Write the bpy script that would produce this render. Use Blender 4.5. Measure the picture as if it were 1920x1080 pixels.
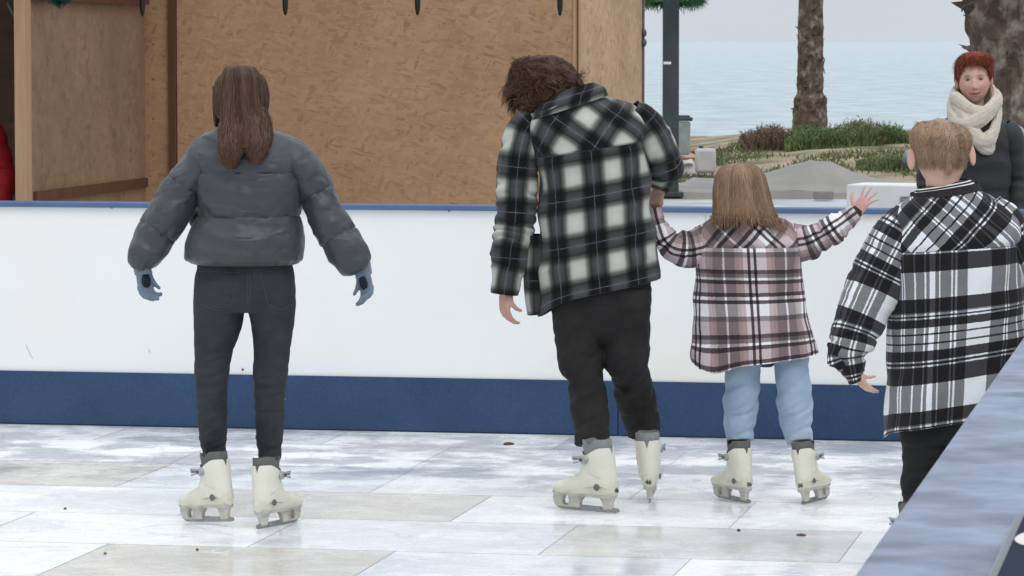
import bpy, bmesh, math, random
import numpy as np
from math import sin, cos, pi, radians, sqrt, exp
from mathutils import Vector, Matrix, noise
from mathutils.bvhtree import BVHTree
random.seed(7); np.random.seed(7)
S = bpy.context.scene
for o in list(bpy.data.objects): bpy.data.objects.remove(o)

# ---------------------------------------------------------------- camera
F = 7060.0; TH = math.atan(462/7060.0); CAMZ = 1.83
cd = bpy.data.cameras.new('camera'); cam = bpy.data.objects.new('camera', cd)
S.collection.objects.link(cam); S.camera = cam
cam.location = (0, 0, CAMZ); cam.rotation_euler = (pi/2-TH, 0, 0)
cd.sensor_width = 36; cd.lens = 36*F/1920; cd.clip_start = 0.5; cd.clip_end = 60000
cd.dof.use_dof = True; cd.dof.focus_distance = 15.0; cd.dof.aperture_fstop = 28.0
# ---------------------------------------------------------------- sky
SUN_EL, SUN_AZ = radians(52), radians(-40)
w = bpy.data.worlds.new('World'); S.world = w; w.use_nodes = True
nt = w.node_tree; N = nt.nodes; L = nt.links
bg = N['Background']
sky = N.new('ShaderNodeTexSky'); sky.sky_type = 'NISHITA'; sky.sun_disc = False
sky.sun_elevation = SUN_EL; sky.sun_rotation = SUN_AZ
sc = N.new('ShaderNodeVectorMath'); sc.operation = 'SCALE'; sc.inputs['Scale'].default_value = 0.10
L.new(sky.outputs[0], sc.inputs[0])
tc = N.new('ShaderNodeTexCoord'); sp = N.new('ShaderNodeSeparateXYZ'); L.new(tc.outputs['Generated'], sp.inputs[0])
cr = N.new('ShaderNodeValToRGB')
cr.color_ramp.elements[0].position = 0.0; cr.color_ramp.elements[0].color = (.71, .77, .84, 1)
cr.color_ramp.elements[1].position = 0.9; cr.color_ramp.elements[1].color = (1.42, 1.50, 1.60, 1)
e = cr.color_ramp.elements.new(0.10); e.color = (.80, .855, .92, 1)
L.new(sp.outputs['Z'], cr.inputs[0])
nz = N.new('ShaderNodeTexNoise'); nz.inputs['Scale'].default_value = 2.2; nz.inputs['Detail'].default_value = 7
mp = N.new('ShaderNodeMapping'); mp.inputs['Scale'].default_value = (1, 1, 5)
L.new(tc.outputs['Generated'], mp.inputs[0]); L.new(mp.outputs[0], nz.inputs['Vector'])
mr = N.new('ShaderNodeMapRange'); mr.inputs[1].default_value = .3; mr.inputs[2].default_value = .7
mr.inputs[3].default_value = .90; mr.inputs[4].default_value = 1.10
L.new(nz.outputs[0], mr.inputs[0])
s2 = N.new('ShaderNodeVectorMath'); s2.operation = 'SCALE'
L.new(cr.outputs[0], s2.inputs[0]); L.new(mr.outputs[0], s2.inputs['Scale'])
mx = N.new('ShaderNodeMixRGB'); mx.inputs[0].default_value = 0.95
L.new(sc.outputs[0], mx.inputs[1]); L.new(s2.outputs[0], mx.inputs[2]); L.new(mx.outputs[0], bg.inputs[0])
bg.inputs[1].default_value = 1.0
sd = bpy.data.lights.new('sun', 'SUN'); sd.energy = 0.9; sd.angle = radians(25); sd.color = (1, .97, .93)
so = bpy.data.objects.new('sun', sd); S.collection.objects.link(so)
so.rotation_euler = (pi/2-SUN_EL, 0, radians(25))
S.view_settings.view_transform = 'Standard'; S.view_settings.look = 'None'
S.view_settings.exposure = -0.12; S.view_settings.gamma = 1

# ---------------------------------------------------------------- projection helpers (photo point + world distance -> metres)
def W(px, py, Y):
    a = (px-960)/F; b = (540-py)/F
    r = Vector((a, cos(TH)+b*sin(TH), -sin(TH)+b*cos(TH)))
    return Vector((0, 0, CAMZ)) + r*(Y/r.y)
ANG = radians(10.84); RO = Vector((0, 17.457, 0))
RU = Vector((cos(ANG), -sin(ANG), 0)); RV = Vector((sin(ANG), cos(ANG), 0))
def R(u, v, z=0): return RO + RU*u + RV*v + Vector((0, 0, z))

# ---------------------------------------------------------------- materials
MATS = {}
def newmat(name):
    m = bpy.data.materials.new(name); m.use_nodes = True
    return m, m.node_tree.nodes, m.node_tree.links, m.node_tree.nodes['Principled BSDF']
def wrinkle(N, L, tc, b, scale, strength, dist, st=(1, 1, 1.8)):
    q = N.new('ShaderNodeMapping'); q.inputs['Scale'].default_value = st; q.inputs['Rotation'].default_value = (0, .35, 0); L.new(tc.outputs['Object'], q.inputs[0])
    n = N.new('ShaderNodeTexNoise'); n.noise_type = 'RIDGED_MULTIFRACTAL'; n.inputs['Scale'].default_value = scale; n.inputs['Detail'].default_value = 3; n.inputs['Distortion'].default_value = .7; L.new(q.outputs[0], n.inputs['Vector'])
    k = N.new('ShaderNodeBump'); k.inputs['Strength'].default_value = strength; k.inputs['Distance'].default_value = dist; L.new(n.outputs[0], k.inputs['Height']); L.new(k.outputs[0], b.inputs['Normal'])
def mat(name, col, rough=.7, var=.12, scale=8, bump=0, bscale=200, spec=.4, metal=0, coat=0, stretch=(1,1,1), sheen=0, sss=0, attr=None, var2=None, wr=None):
    if name in MATS: return MATS[name]
    m, N, L, P = newmat(name)
    P.inputs['Roughness'].default_value = rough; P.inputs['Metallic'].default_value = metal
    P.inputs['Specular IOR Level'].default_value = spec
    if coat: P.inputs['Coat Weight'].default_value = coat
    if sheen: P.inputs['Sheen Weight'].default_value = sheen
    if sss: P.inputs['Subsurface Weight'].default_value = sss; P.inputs['Subsurface Radius'].default_value = (.01,.004,.002)
    tc = N.new('ShaderNodeTexCoord'); mp = N.new('ShaderNodeMapping'); mp.inputs['Scale'].default_value = stretch
    L.new(tc.outputs['Object'], mp.inputs[0])
    nz = N.new('ShaderNodeTexNoise'); nz.inputs['Scale'].default_value = scale; nz.inputs['Detail'].default_value = 6; nz.inputs['Roughness'].default_value = .6
    L.new(mp.outputs[0], nz.inputs['Vector'])
    mr = N.new('ShaderNodeMapRange'); mr.inputs[1].default_value = .28; mr.inputs[2].default_value = .72
    mr.inputs[3].default_value = 1-var; mr.inputs[4].default_value = 1+var
    L.new(nz.outputs[0], mr.inputs[0])
    v = N.new('ShaderNodeVectorMath'); v.operation = 'SCALE'; L.new(mr.outputs[0], v.inputs['Scale'])
    if attr:
        a = N.new('ShaderNodeAttribute'); a.attribute_name = attr; L.new(a.outputs['Color'], v.inputs[0])
    else: v.inputs[0].default_value = col
    out = v.outputs[0]
    if var2:      # second colour in patches
        n2 = N.new('ShaderNodeTexNoise'); n2.inputs['Scale'].default_value = var2[1]; n2.inputs['Detail'].default_value = 8
        L.new(mp.outputs[0], n2.inputs['Vector'])
        r2 = N.new('ShaderNodeMapRange'); r2.inputs[1].default_value = var2[2]; r2.inputs[2].default_value = var2[3]; L.new(n2.outputs[0], r2.inputs[0])
        mxx = N.new('ShaderNodeMixRGB'); L.new(r2.outputs[0], mxx.inputs[0]); L.new(out, mxx.inputs[1]); mxx.inputs[2].default_value = (*var2[0], 1)
        out = mxx.outputs[0]
    L.new(out, P.inputs['Base Color'])
    if bump:
        nb = N.new('ShaderNodeTexNoise'); nb.inputs['Scale'].default_value = bscale; nb.inputs['Detail'].default_value = 4
        L.new(mp.outputs[0], nb.inputs['Vector'])
        b = N.new('ShaderNodeBump'); b.inputs['Strength'].default_value = bump; b.inputs['Distance'].default_value = .004
        L.new(nb.outputs[0], b.inputs['Height']); L.new(b.outputs[0], P.inputs['Normal'])
        if wr: wrinkle(N, L, tc, b, *wr)
    MATS[name] = m; return m

def plaid(name, period, sett_u, sett_v, interp='CONSTANT', gamma=.5, line=None, pv=None, gu=None, gv=None):
    m, N, L, P = newmat(name)
    P.inputs['Roughness'].default_value = .95; P.inputs['Specular IOR Level'].default_value = .15
    P.inputs['Sheen Weight'].default_value = .12; P.inputs['Sheen Roughness'].default_value = .5
    uv = N.new('ShaderNodeUVMap'); uv.uv_map = 'UVMap'
    nz = N.new('ShaderNodeTexNoise'); nz.inputs['Scale'].default_value = 260; nz.inputs['Detail'].default_value = 2
    L.new(uv.outputs[0], nz.inputs['Vector'])
    off = N.new('ShaderNodeVectorMath'); off.operation = 'MULTIPLY_ADD'; off.inputs[1].default_value = (.006,)*3
    L.new(nz.outputs['Color'], off.inputs[0]); L.new(uv.outputs[0], off.inputs[2])
    sp = N.new('ShaderNodeSeparateXYZ'); L.new(off.outputs[0], sp.inputs[0])
    outs = []
    for ax, sett in (('X', sett_u), ('Y', sett_v)):
        d = N.new('ShaderNodeMath'); d.operation = 'DIVIDE'; d.inputs[1].default_value = period if ax == 'X' or not pv else pv; L.new(sp.outputs[ax], d.inputs[0])
        a = N.new('ShaderNodeMath'); a.operation = 'ADD'; a.inputs[1].default_value = 20; L.new(d.outputs[0], a.inputs[0])
        f = N.new('ShaderNodeMath'); f.operation = 'FRACT'; L.new(a.outputs[0], f.inputs[0])
        c = N.new('ShaderNodeValToRGB'); c.color_ramp.interpolation = interp
        el = c.color_ramp.elements
        el[0].position = 0; el[0].color = (*sett[0][1], 1)
        el[1].position = sett[1][0]; el[1].color = (*sett[1][1], 1)
        for p_, cc in sett[2:]:
            e = el.new(p_); e.color = (*cc, 1)
        L.new(f.outputs[0], c.inputs[0]); gm = N.new('ShaderNodeGamma'); gm.inputs[1].default_value = (gu if ax == 'X' else gv) or gamma; L.new(c.outputs[0], gm.inputs[0]); outs.append((gm.outputs[0], f.outputs[0]))
    mul = N.new('ShaderNodeMixRGB'); mul.blend_type = 'MULTIPLY'; mul.inputs[0].default_value = 1
    L.new(outs[0][0], mul.inputs[1]); L.new(outs[1][0], mul.inputs[2])
    col = mul.outputs[0]
    if line:
        mxv = None
        for _, fr in outs:
            s = N.new('ShaderNodeMath'); s.operation = 'SUBTRACT'; s.inputs[1].default_value = line[0]; L.new(fr, s.inputs[0])
            ab = N.new('ShaderNodeMath'); ab.operation = 'ABSOLUTE'; L.new(s.outputs[0], ab.inputs[0])
            lt = N.new('ShaderNodeMath'); lt.operation = 'LESS_THAN'; lt.inputs[1].default_value = line[1]; L.new(ab.outputs[0], lt.inputs[0])
            mm = N.new('ShaderNodeMath'); mm.operation = 'MULTIPLY'; mm.inputs[1].default_value = .6; L.new(lt.outputs[0], mm.inputs[0])
            k = N.new('ShaderNodeMixRGB'); L.new(mm.outputs[0], k.inputs[0]); L.new(col, k.inputs[1]); k.inputs[2].default_value = (*line[2], 1)
            col = k.outputs[0]
    n2 = N.new('ShaderNodeTexNoise'); n2.inputs['Scale'].default_value = 420; n2.inputs['Detail'].default_value = 3; L.new(uv.outputs[0], n2.inputs['Vector'])
    mr = N.new('ShaderNodeMapRange'); mr.inputs[1].default_value = .3; mr.inputs[2].default_value = .7; mr.inputs[3].default_value = .8; mr.inputs[4].default_value = 1.2
    L.new(n2.outputs[0], mr.inputs[0])
    sc = N.new('ShaderNodeVectorMath'); sc.operation = 'SCALE'; L.new(col, sc.inputs[0]); L.new(mr.outputs[0], sc.inputs['Scale'])
    L.new(sc.outputs[0], P.inputs['Base Color'])
    b = N.new('ShaderNodeBump'); b.inputs['Strength'].default_value = .35; b.inputs['Distance'].default_value = .003
    L.new(n2.outputs[0], b.inputs['Height']); L.new(b.outputs[0], P.inputs['Normal'])
    tc = N.new('ShaderNodeTexCoord'); wrinkle(N, L, tc, b, 7, .45, .012, (1.4, 1.4, .8))
    return m

def osb(name, base, sx=1.0, bright=1.0, sz=1.0, ct=1.0):
    m, N, L, P = newmat(name)
    P.inputs['Roughness'].default_value = .75; P.inputs['Specular IOR Level'].default_value = .25
    tc = N.new('ShaderNodeTexCoord')
    prev = None; hgt = None
    for k, (rot, scx, scz, sd_) in enumerate(((.45, 17, 54, 0), (-.6, 15, 50, 3.1), (.05, 13, 60, 7.7), (1.2, 17, 50, 5.2), (-.2, 15, 58, 9.2))):
        nz = N.new('ShaderNodeTexNoise'); nz.inputs['Scale'].default_value = 9; nz.inputs['Detail'].default_value = 3
        ad = N.new('ShaderNodeVectorMath'); ad.operation = 'MULTIPLY_ADD'; ad.inputs[1].default_value = (.05, .05, .05)
        L.new(tc.outputs['Object'], nz.inputs['Vector']); L.new(nz.outputs['Color'], ad.inputs[0]); L.new(tc.outputs['Object'], ad.inputs[2])
        mp = N.new('ShaderNodeMapping'); mp.inputs['Rotation'].default_value = (0, rot, 0); mp.inputs['Location'].default_value = (sd_, sd_, sd_)
        L.new(ad.outputs[0], mp.inputs[0])
        m2 = N.new('ShaderNodeMapping'); m2.inputs['Scale'].default_value = (scx*sx, scx*sx, scz*sz); L.new(mp.outputs[0], m2.inputs[0])
        v = N.new('ShaderNodeTexVoronoi'); v.inputs['Scale'].default_value = 1; L.new(m2.outputs[0], v.inputs['Vector'])
        s = N.new('ShaderNodeSeparateColor'); L.new(v.outputs['Color'], s.inputs[0])
        c = N.new('ShaderNodeValToRGB')
        el = c.color_ramp.elements
        el[0].color = (base[0]*(1-.20*ct), base[1]*(1-.22*ct), base[2]*(1-.26*ct), 1); el[1].color = (base[0]*(1+.14*ct), base[1]*(1+.15*ct), base[2]*(1+.18*ct), 1)
        e = el.new(.12); e.color = (base[0]*.95, base[1]*.94, base[2]*.9, 1)
        L.new(s.outputs[0], c.inputs[0])
        if prev is None: prev = c.outputs[0]
        else:
            gt = N.new('ShaderNodeMath'); gt.operation = 'GREATER_THAN'; gt.inputs[1].default_value = .55; L.new(s.outputs[1], gt.inputs[0])
            mx = N.new('ShaderNodeMixRGB'); L.new(gt.outputs[0], mx.inputs[0]); L.new(prev, mx.inputs[1]); L.new(c.outputs[0], mx.inputs[2]); prev = mx.outputs[0]
    # soft large stains and tiny dark knots
    n3 = N.new('ShaderNodeTexNoise'); n3.inputs['Scale'].default_value = 1.6; n3.inputs['Detail'].default_value = 5; L.new(tc.outputs['Object'], n3.inputs['Vector'])
    mr = N.new('ShaderNodeMapRange'); mr.inputs[1].default_value = .3; mr.inputs[2].default_value = .7; mr.inputs[3].default_value = .88*bright; mr.inputs[4].default_value = 1.12*bright
    L.new(n3.outputs[0], mr.inputs[0])
    n4 = N.new('ShaderNodeTexNoise'); n4.inputs['Scale'].default_value = 26; n4.inputs['Detail'].default_value = 2
    m4 = N.new('ShaderNodeMapping'); m4.inputs['Scale'].default_value = (.6*sx, .6*sx, 1.6); m4.inputs['Rotation'].default_value = (0, .4, 0); L.new(tc.outputs['Object'], m4.inputs[0]); L.new(m4.outputs[0], n4.inputs['Vector'])
    r4 = N.new('ShaderNodeMapRange'); r4.inputs[1].default_value = .70; r4.inputs[2].default_value = .78; r4.inputs[3].default_value = 1; r4.inputs[4].default_value = .55
    L.new(n4.outputs[0], r4.inputs[0])
    mm = N.new('ShaderNodeMath'); mm.operation = 'MULTIPLY'; L.new(mr.outputs[0], mm.inputs[0]); L.new(r4.outputs[0], mm.inputs[1])
    sc = N.new('ShaderNodeVectorMath'); sc.operation = 'SCALE'; L.new(prev, sc.inputs[0]); L.new(mm.outputs[0], sc.inputs['Scale'])
    L.new(sc.outputs[0], P.inputs['Base Color'])
    bp = N.new('ShaderNodeBump'); bp.inputs['Strength'].default_value = .3; bp.inputs['Distance'].default_value = .003
    L.new(prev, bp.inputs['Height']); L.new(bp.outputs[0], P.inputs['Normal'])
    return m

# ---------------------------------------------------------------- object helpers
def link(o, parent=None):
    S.collection.objects.link(o)
    if parent is not None: o.parent = parent
    return o
def tag(o, label=None, cat=None, group=None, kind=None):
    if label: o['label'] = label
    if cat: o['category'] = cat
    if group: o['group'] = group
    if kind: o['kind'] = kind
    return o
def thing(name, label, cat, group=None, loc=(0,0,0)):
    o = bpy.data.objects.new(name, None); o.empty_display_size = .1; o.location = loc; link(o)
    return tag(o, label, cat, group)
class MB:
    def __init__(s): s.v = []; s.f = []; s.uv = []; s.mi = []; s.col = []
    def add(s, v, f, uv=None, mi=0, col=None):
        b = len(s.v); s.v += [tuple(x) for x in v]
        for i, ff in enumerate(f):
            s.f.append([b+k for k in ff]); s.mi.append(mi if not isinstance(mi, list) else mi[i])
            s.uv.append(uv[i] if uv else None)
        if col is not None: s.col += col
        return s
    def box(s, c, size, rot=None, mi=0, taper=1.0):
        hx, hy, hz = [q/2 for q in size]; vs = []
        for z in (-hz, hz):
            k = taper if z > 0 else 1
            for x, y in ((-hx,-hy),(hx,-hy),(hx,hy),(-hx,hy)): vs.append(Vector((x*k, y*k, z)))
        if rot is not None: vs = [rot @ v for v in vs]
        vs = [v+Vector(c) for v in vs]
        return s.add(vs, [(3,2,1,0),(4,5,6,7),(0,1,5,4),(1,2,6,5),(2,3,7,6),(3,0,4,7)], mi=mi)
    def tube(s, pts, rad, seg=10, mi=0, cap=True, flat=1.0):
        pts = [Vector(p) for p in pts]; n = len(pts); vs = []; fs = []
        if not hasattr(rad, '__len__'): rad = [rad]*n
        up = Vector((0, 0, 1))
        T0 = (pts[1]-pts[0]).normalized()
        A = T0.cross(up);
        if A.length < .1: A = T0.cross(Vector((0, 1, 0)))
        A.normalize()
        for i in range(n):
            T = (pts[min(i+1, n-1)]-pts[max(i-1, 0)]).normalized()
            A = (A - T*A.dot(T)).normalized(); B = T.cross(A)
            for k in range(seg):
                a = 2*pi*k/seg; vs.append(pts[i] + A*cos(a)*rad[i] + B*sin(a)*rad[i]*flat)
        for i in range(n-1):
            for k in range(seg):
                k2 = (k+1) % seg; fs.append((i*seg+k, i*seg+k2, (i+1)*seg+k2, (i+1)*seg+k))
        if cap: fs.append(tuple(range(seg))[::-1]); fs.append(tuple((n-1)*seg+k for k in range(seg)))
        return s.add(vs, fs, mi=mi)
    def ell(s, c, r, rot=None, nu=16, nv=10, mi=0):
        vs = []; fs = []
        for i in range(nv+1):
            t = pi*i/nv
            for k in range(nu):
                a = 2*pi*k/nu; p = Vector((r[0]*sin(t)*cos(a), r[1]*sin(t)*sin(a), r[2]*cos(t)))
                if rot is not None: p = rot @ p
                vs.append(p+Vector(c))
        for i in range(nv):
            for k in range(nu):
                k2 = (k+1) % nu; fs.append((i*nu+k, (i+1)*nu+k, (i+1)*nu+k2, i*nu+k2))
        return s.add(vs, fs, mi=mi)
    def prism(s, poly, y0, y1, M=None, mi=0):     # polygon in local xz, extruded along y
        n = len(poly); vs = [Vector((x, y0, z)) for x, z in poly]+[Vector((x, y1, z)) for x, z in poly]
        if M is not None: vs = [M @ v for v in vs]
        fs = [tuple(range(n)), tuple(range(2*n-1, n-1, -1))]+[(i, i+n, (i+1) % n+n, (i+1) % n) for i in range(n)]
        return s.add(vs, fs, mi=mi)
    def mesh(s, name):
        me = bpy.data.meshes.new(name); me.from_pydata(s.v, [], s.f)
        me.polygons.foreach_set('material_index', s.mi)
        if any(u is not None for u in s.uv):
            ul = me.uv_layers.new(name='UVMap'); li = 0; flat = np.zeros(2*len(me.loops), dtype=np.float32)
            for fi, ff in enumerate(s.f):
                u = s.uv[fi]
                for k in range(len(ff)):
                    if u is not None: flat[2*li] = u[k][0]; flat[2*li+1] = u[k][1]
                    li += 1
            ul.data.foreach_set('uv', flat)
        if s.col:
            at = me.color_attributes.new('Col', 'FLOAT_COLOR', 'POINT')
            at.data.foreach_set('color', np.array([(*c, 1) for c in s.col], dtype=np.float32).ravel())
        return me
    def obj(s, name, mats, parent=None, smooth=True, remesh=0, sm=0, bevel=0, colfn=None, recalc=True):
        me = s.mesh(name)
        if recalc and not remesh:
            bm = bmesh.new(); bm.from_mesh(me); bmesh.ops.recalc_face_normals(bm, faces=bm.faces); bm.to_mesh(me); bm.free()
        o = bpy.data.objects.new(name, me)
        if not isinstance(mats, (list, tuple)): mats = [mats]
        for m in mats: me.materials.append(m)
        link(o, parent)
        if remesh:
            md = o.modifiers.new('r', 'REMESH'); md.mode = 'VOXEL'; md.voxel_size = remesh
            if sm: m2 = o.modifiers.new('s', 'SMOOTH'); m2.iterations = sm; m2.factor = .5
            dg = bpy.context.evaluated_depsgraph_get(); ne = bpy.data.meshes.new_from_object(o.evaluated_get(dg))
            o.modifiers.clear(); o.data = ne; ne.name = name; me = ne
            me.materials.clear()
            for m in mats: me.materials.append(m)
            if colfn:
                n = len(me.vertices); co = np.empty(n*3, dtype=np.float32); me.vertices.foreach_get('co', co); co = co.reshape(-1, 3)
                cc = colfn(co); at = me.color_attributes.new('Col', 'FLOAT_COLOR', 'POINT')
                at.data.foreach_set('color', np.concatenate([cc, np.ones((n, 1))], 1).astype(np.float32).ravel())
        if bevel:
            md = o.modifiers.new('b', 'BEVEL'); md.width = bevel; md.segments = 2; md.limit_method = 'ANGLE'; md.angle_limit = radians(40)
        me.polygons.foreach_set('use_smooth', [smooth]*len(me.polygons))
        if smooth and not remesh:
            try: me.set_sharp_from_angle(angle=radians(50))
            except Exception: pass
        return o

def catmull(K, M):
    K = np.array(K, dtype=float); n = len(K)
    P = np.vstack([2*K[0]-K[1], K, 2*K[-1]-K[-2]])
    d = np.linalg.norm(np.diff(K[:, :3], axis=0), axis=1)+1e-6; cum = np.concatenate([[0], np.cumsum(d)]); tot = cum[-1]
    out = []
    for s in np.linspace(0, tot, M):
        i = min(max(np.searchsorted(cum, s, side='right')-1, 0), n-2); t = (s-cum[i])/d[i]
        p0, p1, p2, p3 = P[i], P[i+1], P[i+2], P[i+3]
        m1 = .5*(p2-p0); m2 = .5*(p3-p1)
        out.append((2*t**3-3*t*t+1)*p1+(t**3-2*t*t+t)*m1+(-2*t**3+3*t*t)*p2+(t**3-t*t)*m2)
    return np.array(out), tot

class Loft:
    """rings along a path. keys: (px, py, dY, rx in photo px, ry in m, tilt deg or None, exponent)"""
    def __init__(s, keys, Y0, M=60, scale=1.0):
        K = []
        s.hastilt = keys[0][5] is not None
        for k in keys:
            Y = Y0+k[2]; p = W(k[0], k[1], Y); ppm = F/Y
            K.append((p.x, p.y, p.z, k[3]/ppm*scale, k[4]*scale, k[5] or 0, k[6] if len(k) > 6 else 2.0))
        s.R, s.len = catmull(K, M); s.M = M
        T = np.gradient(s.R[:, :3], axis=0); s.T = T/np.linalg.norm(T, axis=1)[:, None]
    def frame(s, f):     # f in 0..1
        x = f*(s.M-1); i = min(int(x), s.M-2); a = x-i
        r = s.R[i]*(1-a)+s.R[i+1]*a; T = Vector(s.T[i]*(1-a)+s.T[i+1]*a).normalized()
        B0 = Vector((0, -1, 0))
        if s.hastilt: T = Vector((0, 0, -1))
        B = (B0-T*B0.dot(T))
        if B.length < .25: B = (Vector((0, -1, .6))-T*Vector((0, -1, .6)).dot(T))
        B.normalize(); Sd = B.cross(T)
        if s.hastilt:
            a_ = radians(r[5]); Sd2 = Sd*cos(a_)-T*sin(a_); T = T*cos(a_)+Sd*sin(a_); Sd = Sd2
        return Vector(r[:3]), Sd, B, T, max(r[3], .002), max(r[4], .002), r[6]
    def pt(s, phi, f, off=0.0):
        c, Sd, B, T, rx, ry, n = s.frame(f)
        sn, cs = sin(phi), cos(phi); e = 2.0/n
        x = math.copysign(abs(sn)**e, sn); y = math.copysign(abs(cs)**e, cs)
        Nn = (Sd*(x/rx)+B*(y/ry)).normalized()
        return c+Sd*(rx*x)+B*(ry*y)+Nn*off, Nn
    def build(s, mb, seg=64, M=None, disp=None, hem=True, top=False, uvfn=None, mi=0, u0=0, v0=0, hemth=.006, hemfn=None, mifn=None, capend=False, ulock=None):
        M = M or s.M; V = []; UVr = []
        rings = [i/(M-1) for i in range(M)]
        for f in rings:
            row = []; us = [0]
            pv = None; acc = []
            for k in range(seg):
                phi = -pi+2*pi*k/seg
                p, n = s.pt(phi, f); acc.append((p, n, phi))
            arc = [0]
            for k in range(seg): arc.append(arc[-1]+(acc[(k+1) % seg][0]-acc[k][0]).length)
            half = arc[seg//2]
            for k in range(seg):
                p, n, phi = acc[k]; u = arc[k]-half; v = f*s.len
                if disp: p = p+n*disp(phi, u, v, f)
                if hemfn: p = p+hemfn(phi, f)
                row.append(p)
            V.append(row); UVr.append([a-half for a in arc])
        if hem:      # fold the hem inwards
            c = s.frame(1)[0]; last = V[-1]; T = s.frame(1)[3]
            r1 = [p+(c-p).normalized()*hemth+T*hemth*.3 for p in last]; r2 = [p+(c-p).normalized()*hemth*2.2-T*.025 for p in last]
            V += [r1, r2]; UVr += [UVr[-1], UVr[-1]]; rings += [1, 1]
        vs = [p for row in V for p in row]; fs = []; uv = []; mis = []
        nr = len(V)
        for i in range(nr-1):
            for k in range(seg):
                k2 = (k+1) % seg
                fs.append((i*seg+k, i*seg+k2, (i+1)*seg+k2, (i+1)*seg+k))
                va = rings[i]*s.len+v0; vb = rings[i+1]*s.len+v0
                q = [(UVr[i][k]+u0, va), (UVr[i][k+1]+u0, va), (UVr[i+1][k+1]+u0, vb), (UVr[i+1][k]+u0, vb)]
                if uvfn: q = uvfn(q, rings[i], -pi+2*pi*(k+.5)/seg)
                uv.append(q); mis.append(mifn(rings[i], -pi+2*pi*(k+.5)/seg) if mifn else mi)
        if top: fs.append(tuple(range(seg))); uv.append([(0, 0)]*seg); mis.append(mi)
        if capend: fs.append(tuple((nr-1)*seg+k for k in range(seg))); uv.append([(0, 0)]*seg); mis.append(mi)
        mb.add(vs, fs, uv=uv, mi=mis)
        return s

def nz3(x, y, z): return noise.noise(Vector((x, y, z)))
def ridge(x, y, z): return 1-2*abs(nz3(x, y, z))
def folds(seed, amp, ku, kv, diag=0.0, fine=.3):
    def d(phi, u, v, f):
        a = u+v*diag
        w1 = .06*nz3(u*5, v*5, seed+2); a += w1; v2 = v+w1*.6+u*diag*.35
        r = ridge(a*ku, v2*kv, seed)
        return amp*(.75*nz3(a*ku*.9, v2*kv*.8, seed+5)-.75*max(0, r-.62)/.38+.1)+amp*fine*(nz3(a*ku*2.7, v2*kv*2.3, seed+9)-.6*max(0, ridge(a*ku*2.1, v2*kv*1.9, seed+19)-.7)/.3)
    return d
def addd(*fs): return lambda *a: sum(f(*a) for f in fs)
def env(fn, pairs):
    xs = [p[0] for p in pairs]; ys = [p[1] for p in pairs]
    return lambda phi, u, v, f: fn(phi, u, v, f)*float(np.interp(f, xs, ys))

# ---------------------------------------------------------------- hair strands
PART = [None]
def strands(mb, loft, n, w, phi=(-pi, pi), f0=(0, .3), f1=(.9, 1), segs=10, jit=.004, wave=0, wfreq=3, drift=.15, off=(0, .006), flick=0, tone=(.7, 1.3), clump=0, fall=None):
    vs = []; fs = []; cols = []
    for i in range(n):
        ph = random.uniform(*phi); a = random.uniform(*f0); b = random.uniform(*f1)
        if b < a+.05: b = a+.05
        o = random.uniform(*off); dr = random.gauss(0, drift); sd = random.random()*50
        wp = random.uniform(0, 6.28); t = random.uniform(*tone)
        if clump: ph += clump*nz3(ph*3, 0, 5.5)
        t = (t-1)*.6+1; t *= 1+.5*nz3(ph*2.6, 1.7+i%7*.05, 3)+.25*nz3(ph*9, 4.7, 3)
        if PART[0]: t *= 1-PART[0]*exp(-((ph+.1)/.22)**2)
        base = len(vs)
        for k in range(segs+1):
            q = k/segs; f = a+(b-a)*q
            p_ = ph+dr*q+nz3(q*2, sd, 0)*.10*min(1, drift*8)
            pos, nn = loft.pt(p_, min(max(f, 0), 1), o+nz3(q*3, sd, 7)*jit+flick*q*q)
            if wave:
                pos += Vector((nz3(q*wfreq+sd, ph*1.2, 1), nz3(q*wfreq+sd, ph*1.2, 11), nz3(q*wfreq+sd, ph*1.2, 21)))*wave
            pos2, _ = loft.pt(p_+.02, min(max(f, 0), 1), 0); pos1, _ = loft.pt(p_, min(max(f, 0), 1), 0)
            sdv = (pos2-pos1); sdv = sdv.normalized() if sdv.length > 1e-6 else Vector((1, 0, 0))
            ww = w*(1-q*q*.8)*(.6+.8*((i*7919) % 100)/100)*.5
            lift = nn*ww*.5
            vs += [pos-sdv*ww, pos+lift, pos+sdv*ww]
            cols += [(t,)*3]*3
        for k in range(segs):
            b0 = base+3*k; fs += [(b0, b0+1, b0+4, b0+3), (b0+1, b0+2, b0+5, b0+4)]
    if not mb.col and mb.v: mb.col = [(.85,)*3]*len(mb.v)
    mb.add(vs, fs, col=cols)
def capcol(mb, t=.8):
    while len(mb.col) < len(mb.v): mb.col.append((t,)*3)
def hairmat(name, col, rough=.45, spec=.4, tip=None):
    m, N, L, P = newmat(name)
    P.inputs['Roughness'].default_value = rough+.12; P.inputs['Specular IOR Level'].default_value = spec*.35
    a = N.new('ShaderNodeAttribute'); a.attribute_name = 'Col'
    v = N.new('ShaderNodeMixRGB'); v.blend_type = 'MULTIPLY'; v.inputs[0].default_value = 1
    L.new(a.outputs['Color'], v.inputs[1]); v.inputs[2].default_value = (*col, 1)
    if tip:
        tc = N.new('ShaderNodeTexCoord'); sp = N.new('ShaderNodeSeparateXYZ'); L.new(tc.outputs['Object'], sp.inputs[0])
        mr = N.new('ShaderNodeMapRange'); mr.inputs[1].default_value = tip[1]; mr.inputs[2].default_value = tip[2]; L.new(sp.outputs['Z'], mr.inputs[0])
        k = N.new('ShaderNodeMixRGB'); L.new(mr.outputs[0], k.inputs[0]); k.inputs[1].default_value = (*col, 1); k.inputs[2].default_value = (*tip[0], 1)
        L.new(k.outputs[0], v.inputs[2])
    L.new(v.outputs[0], P.inputs['Base Color']); return m

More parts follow.
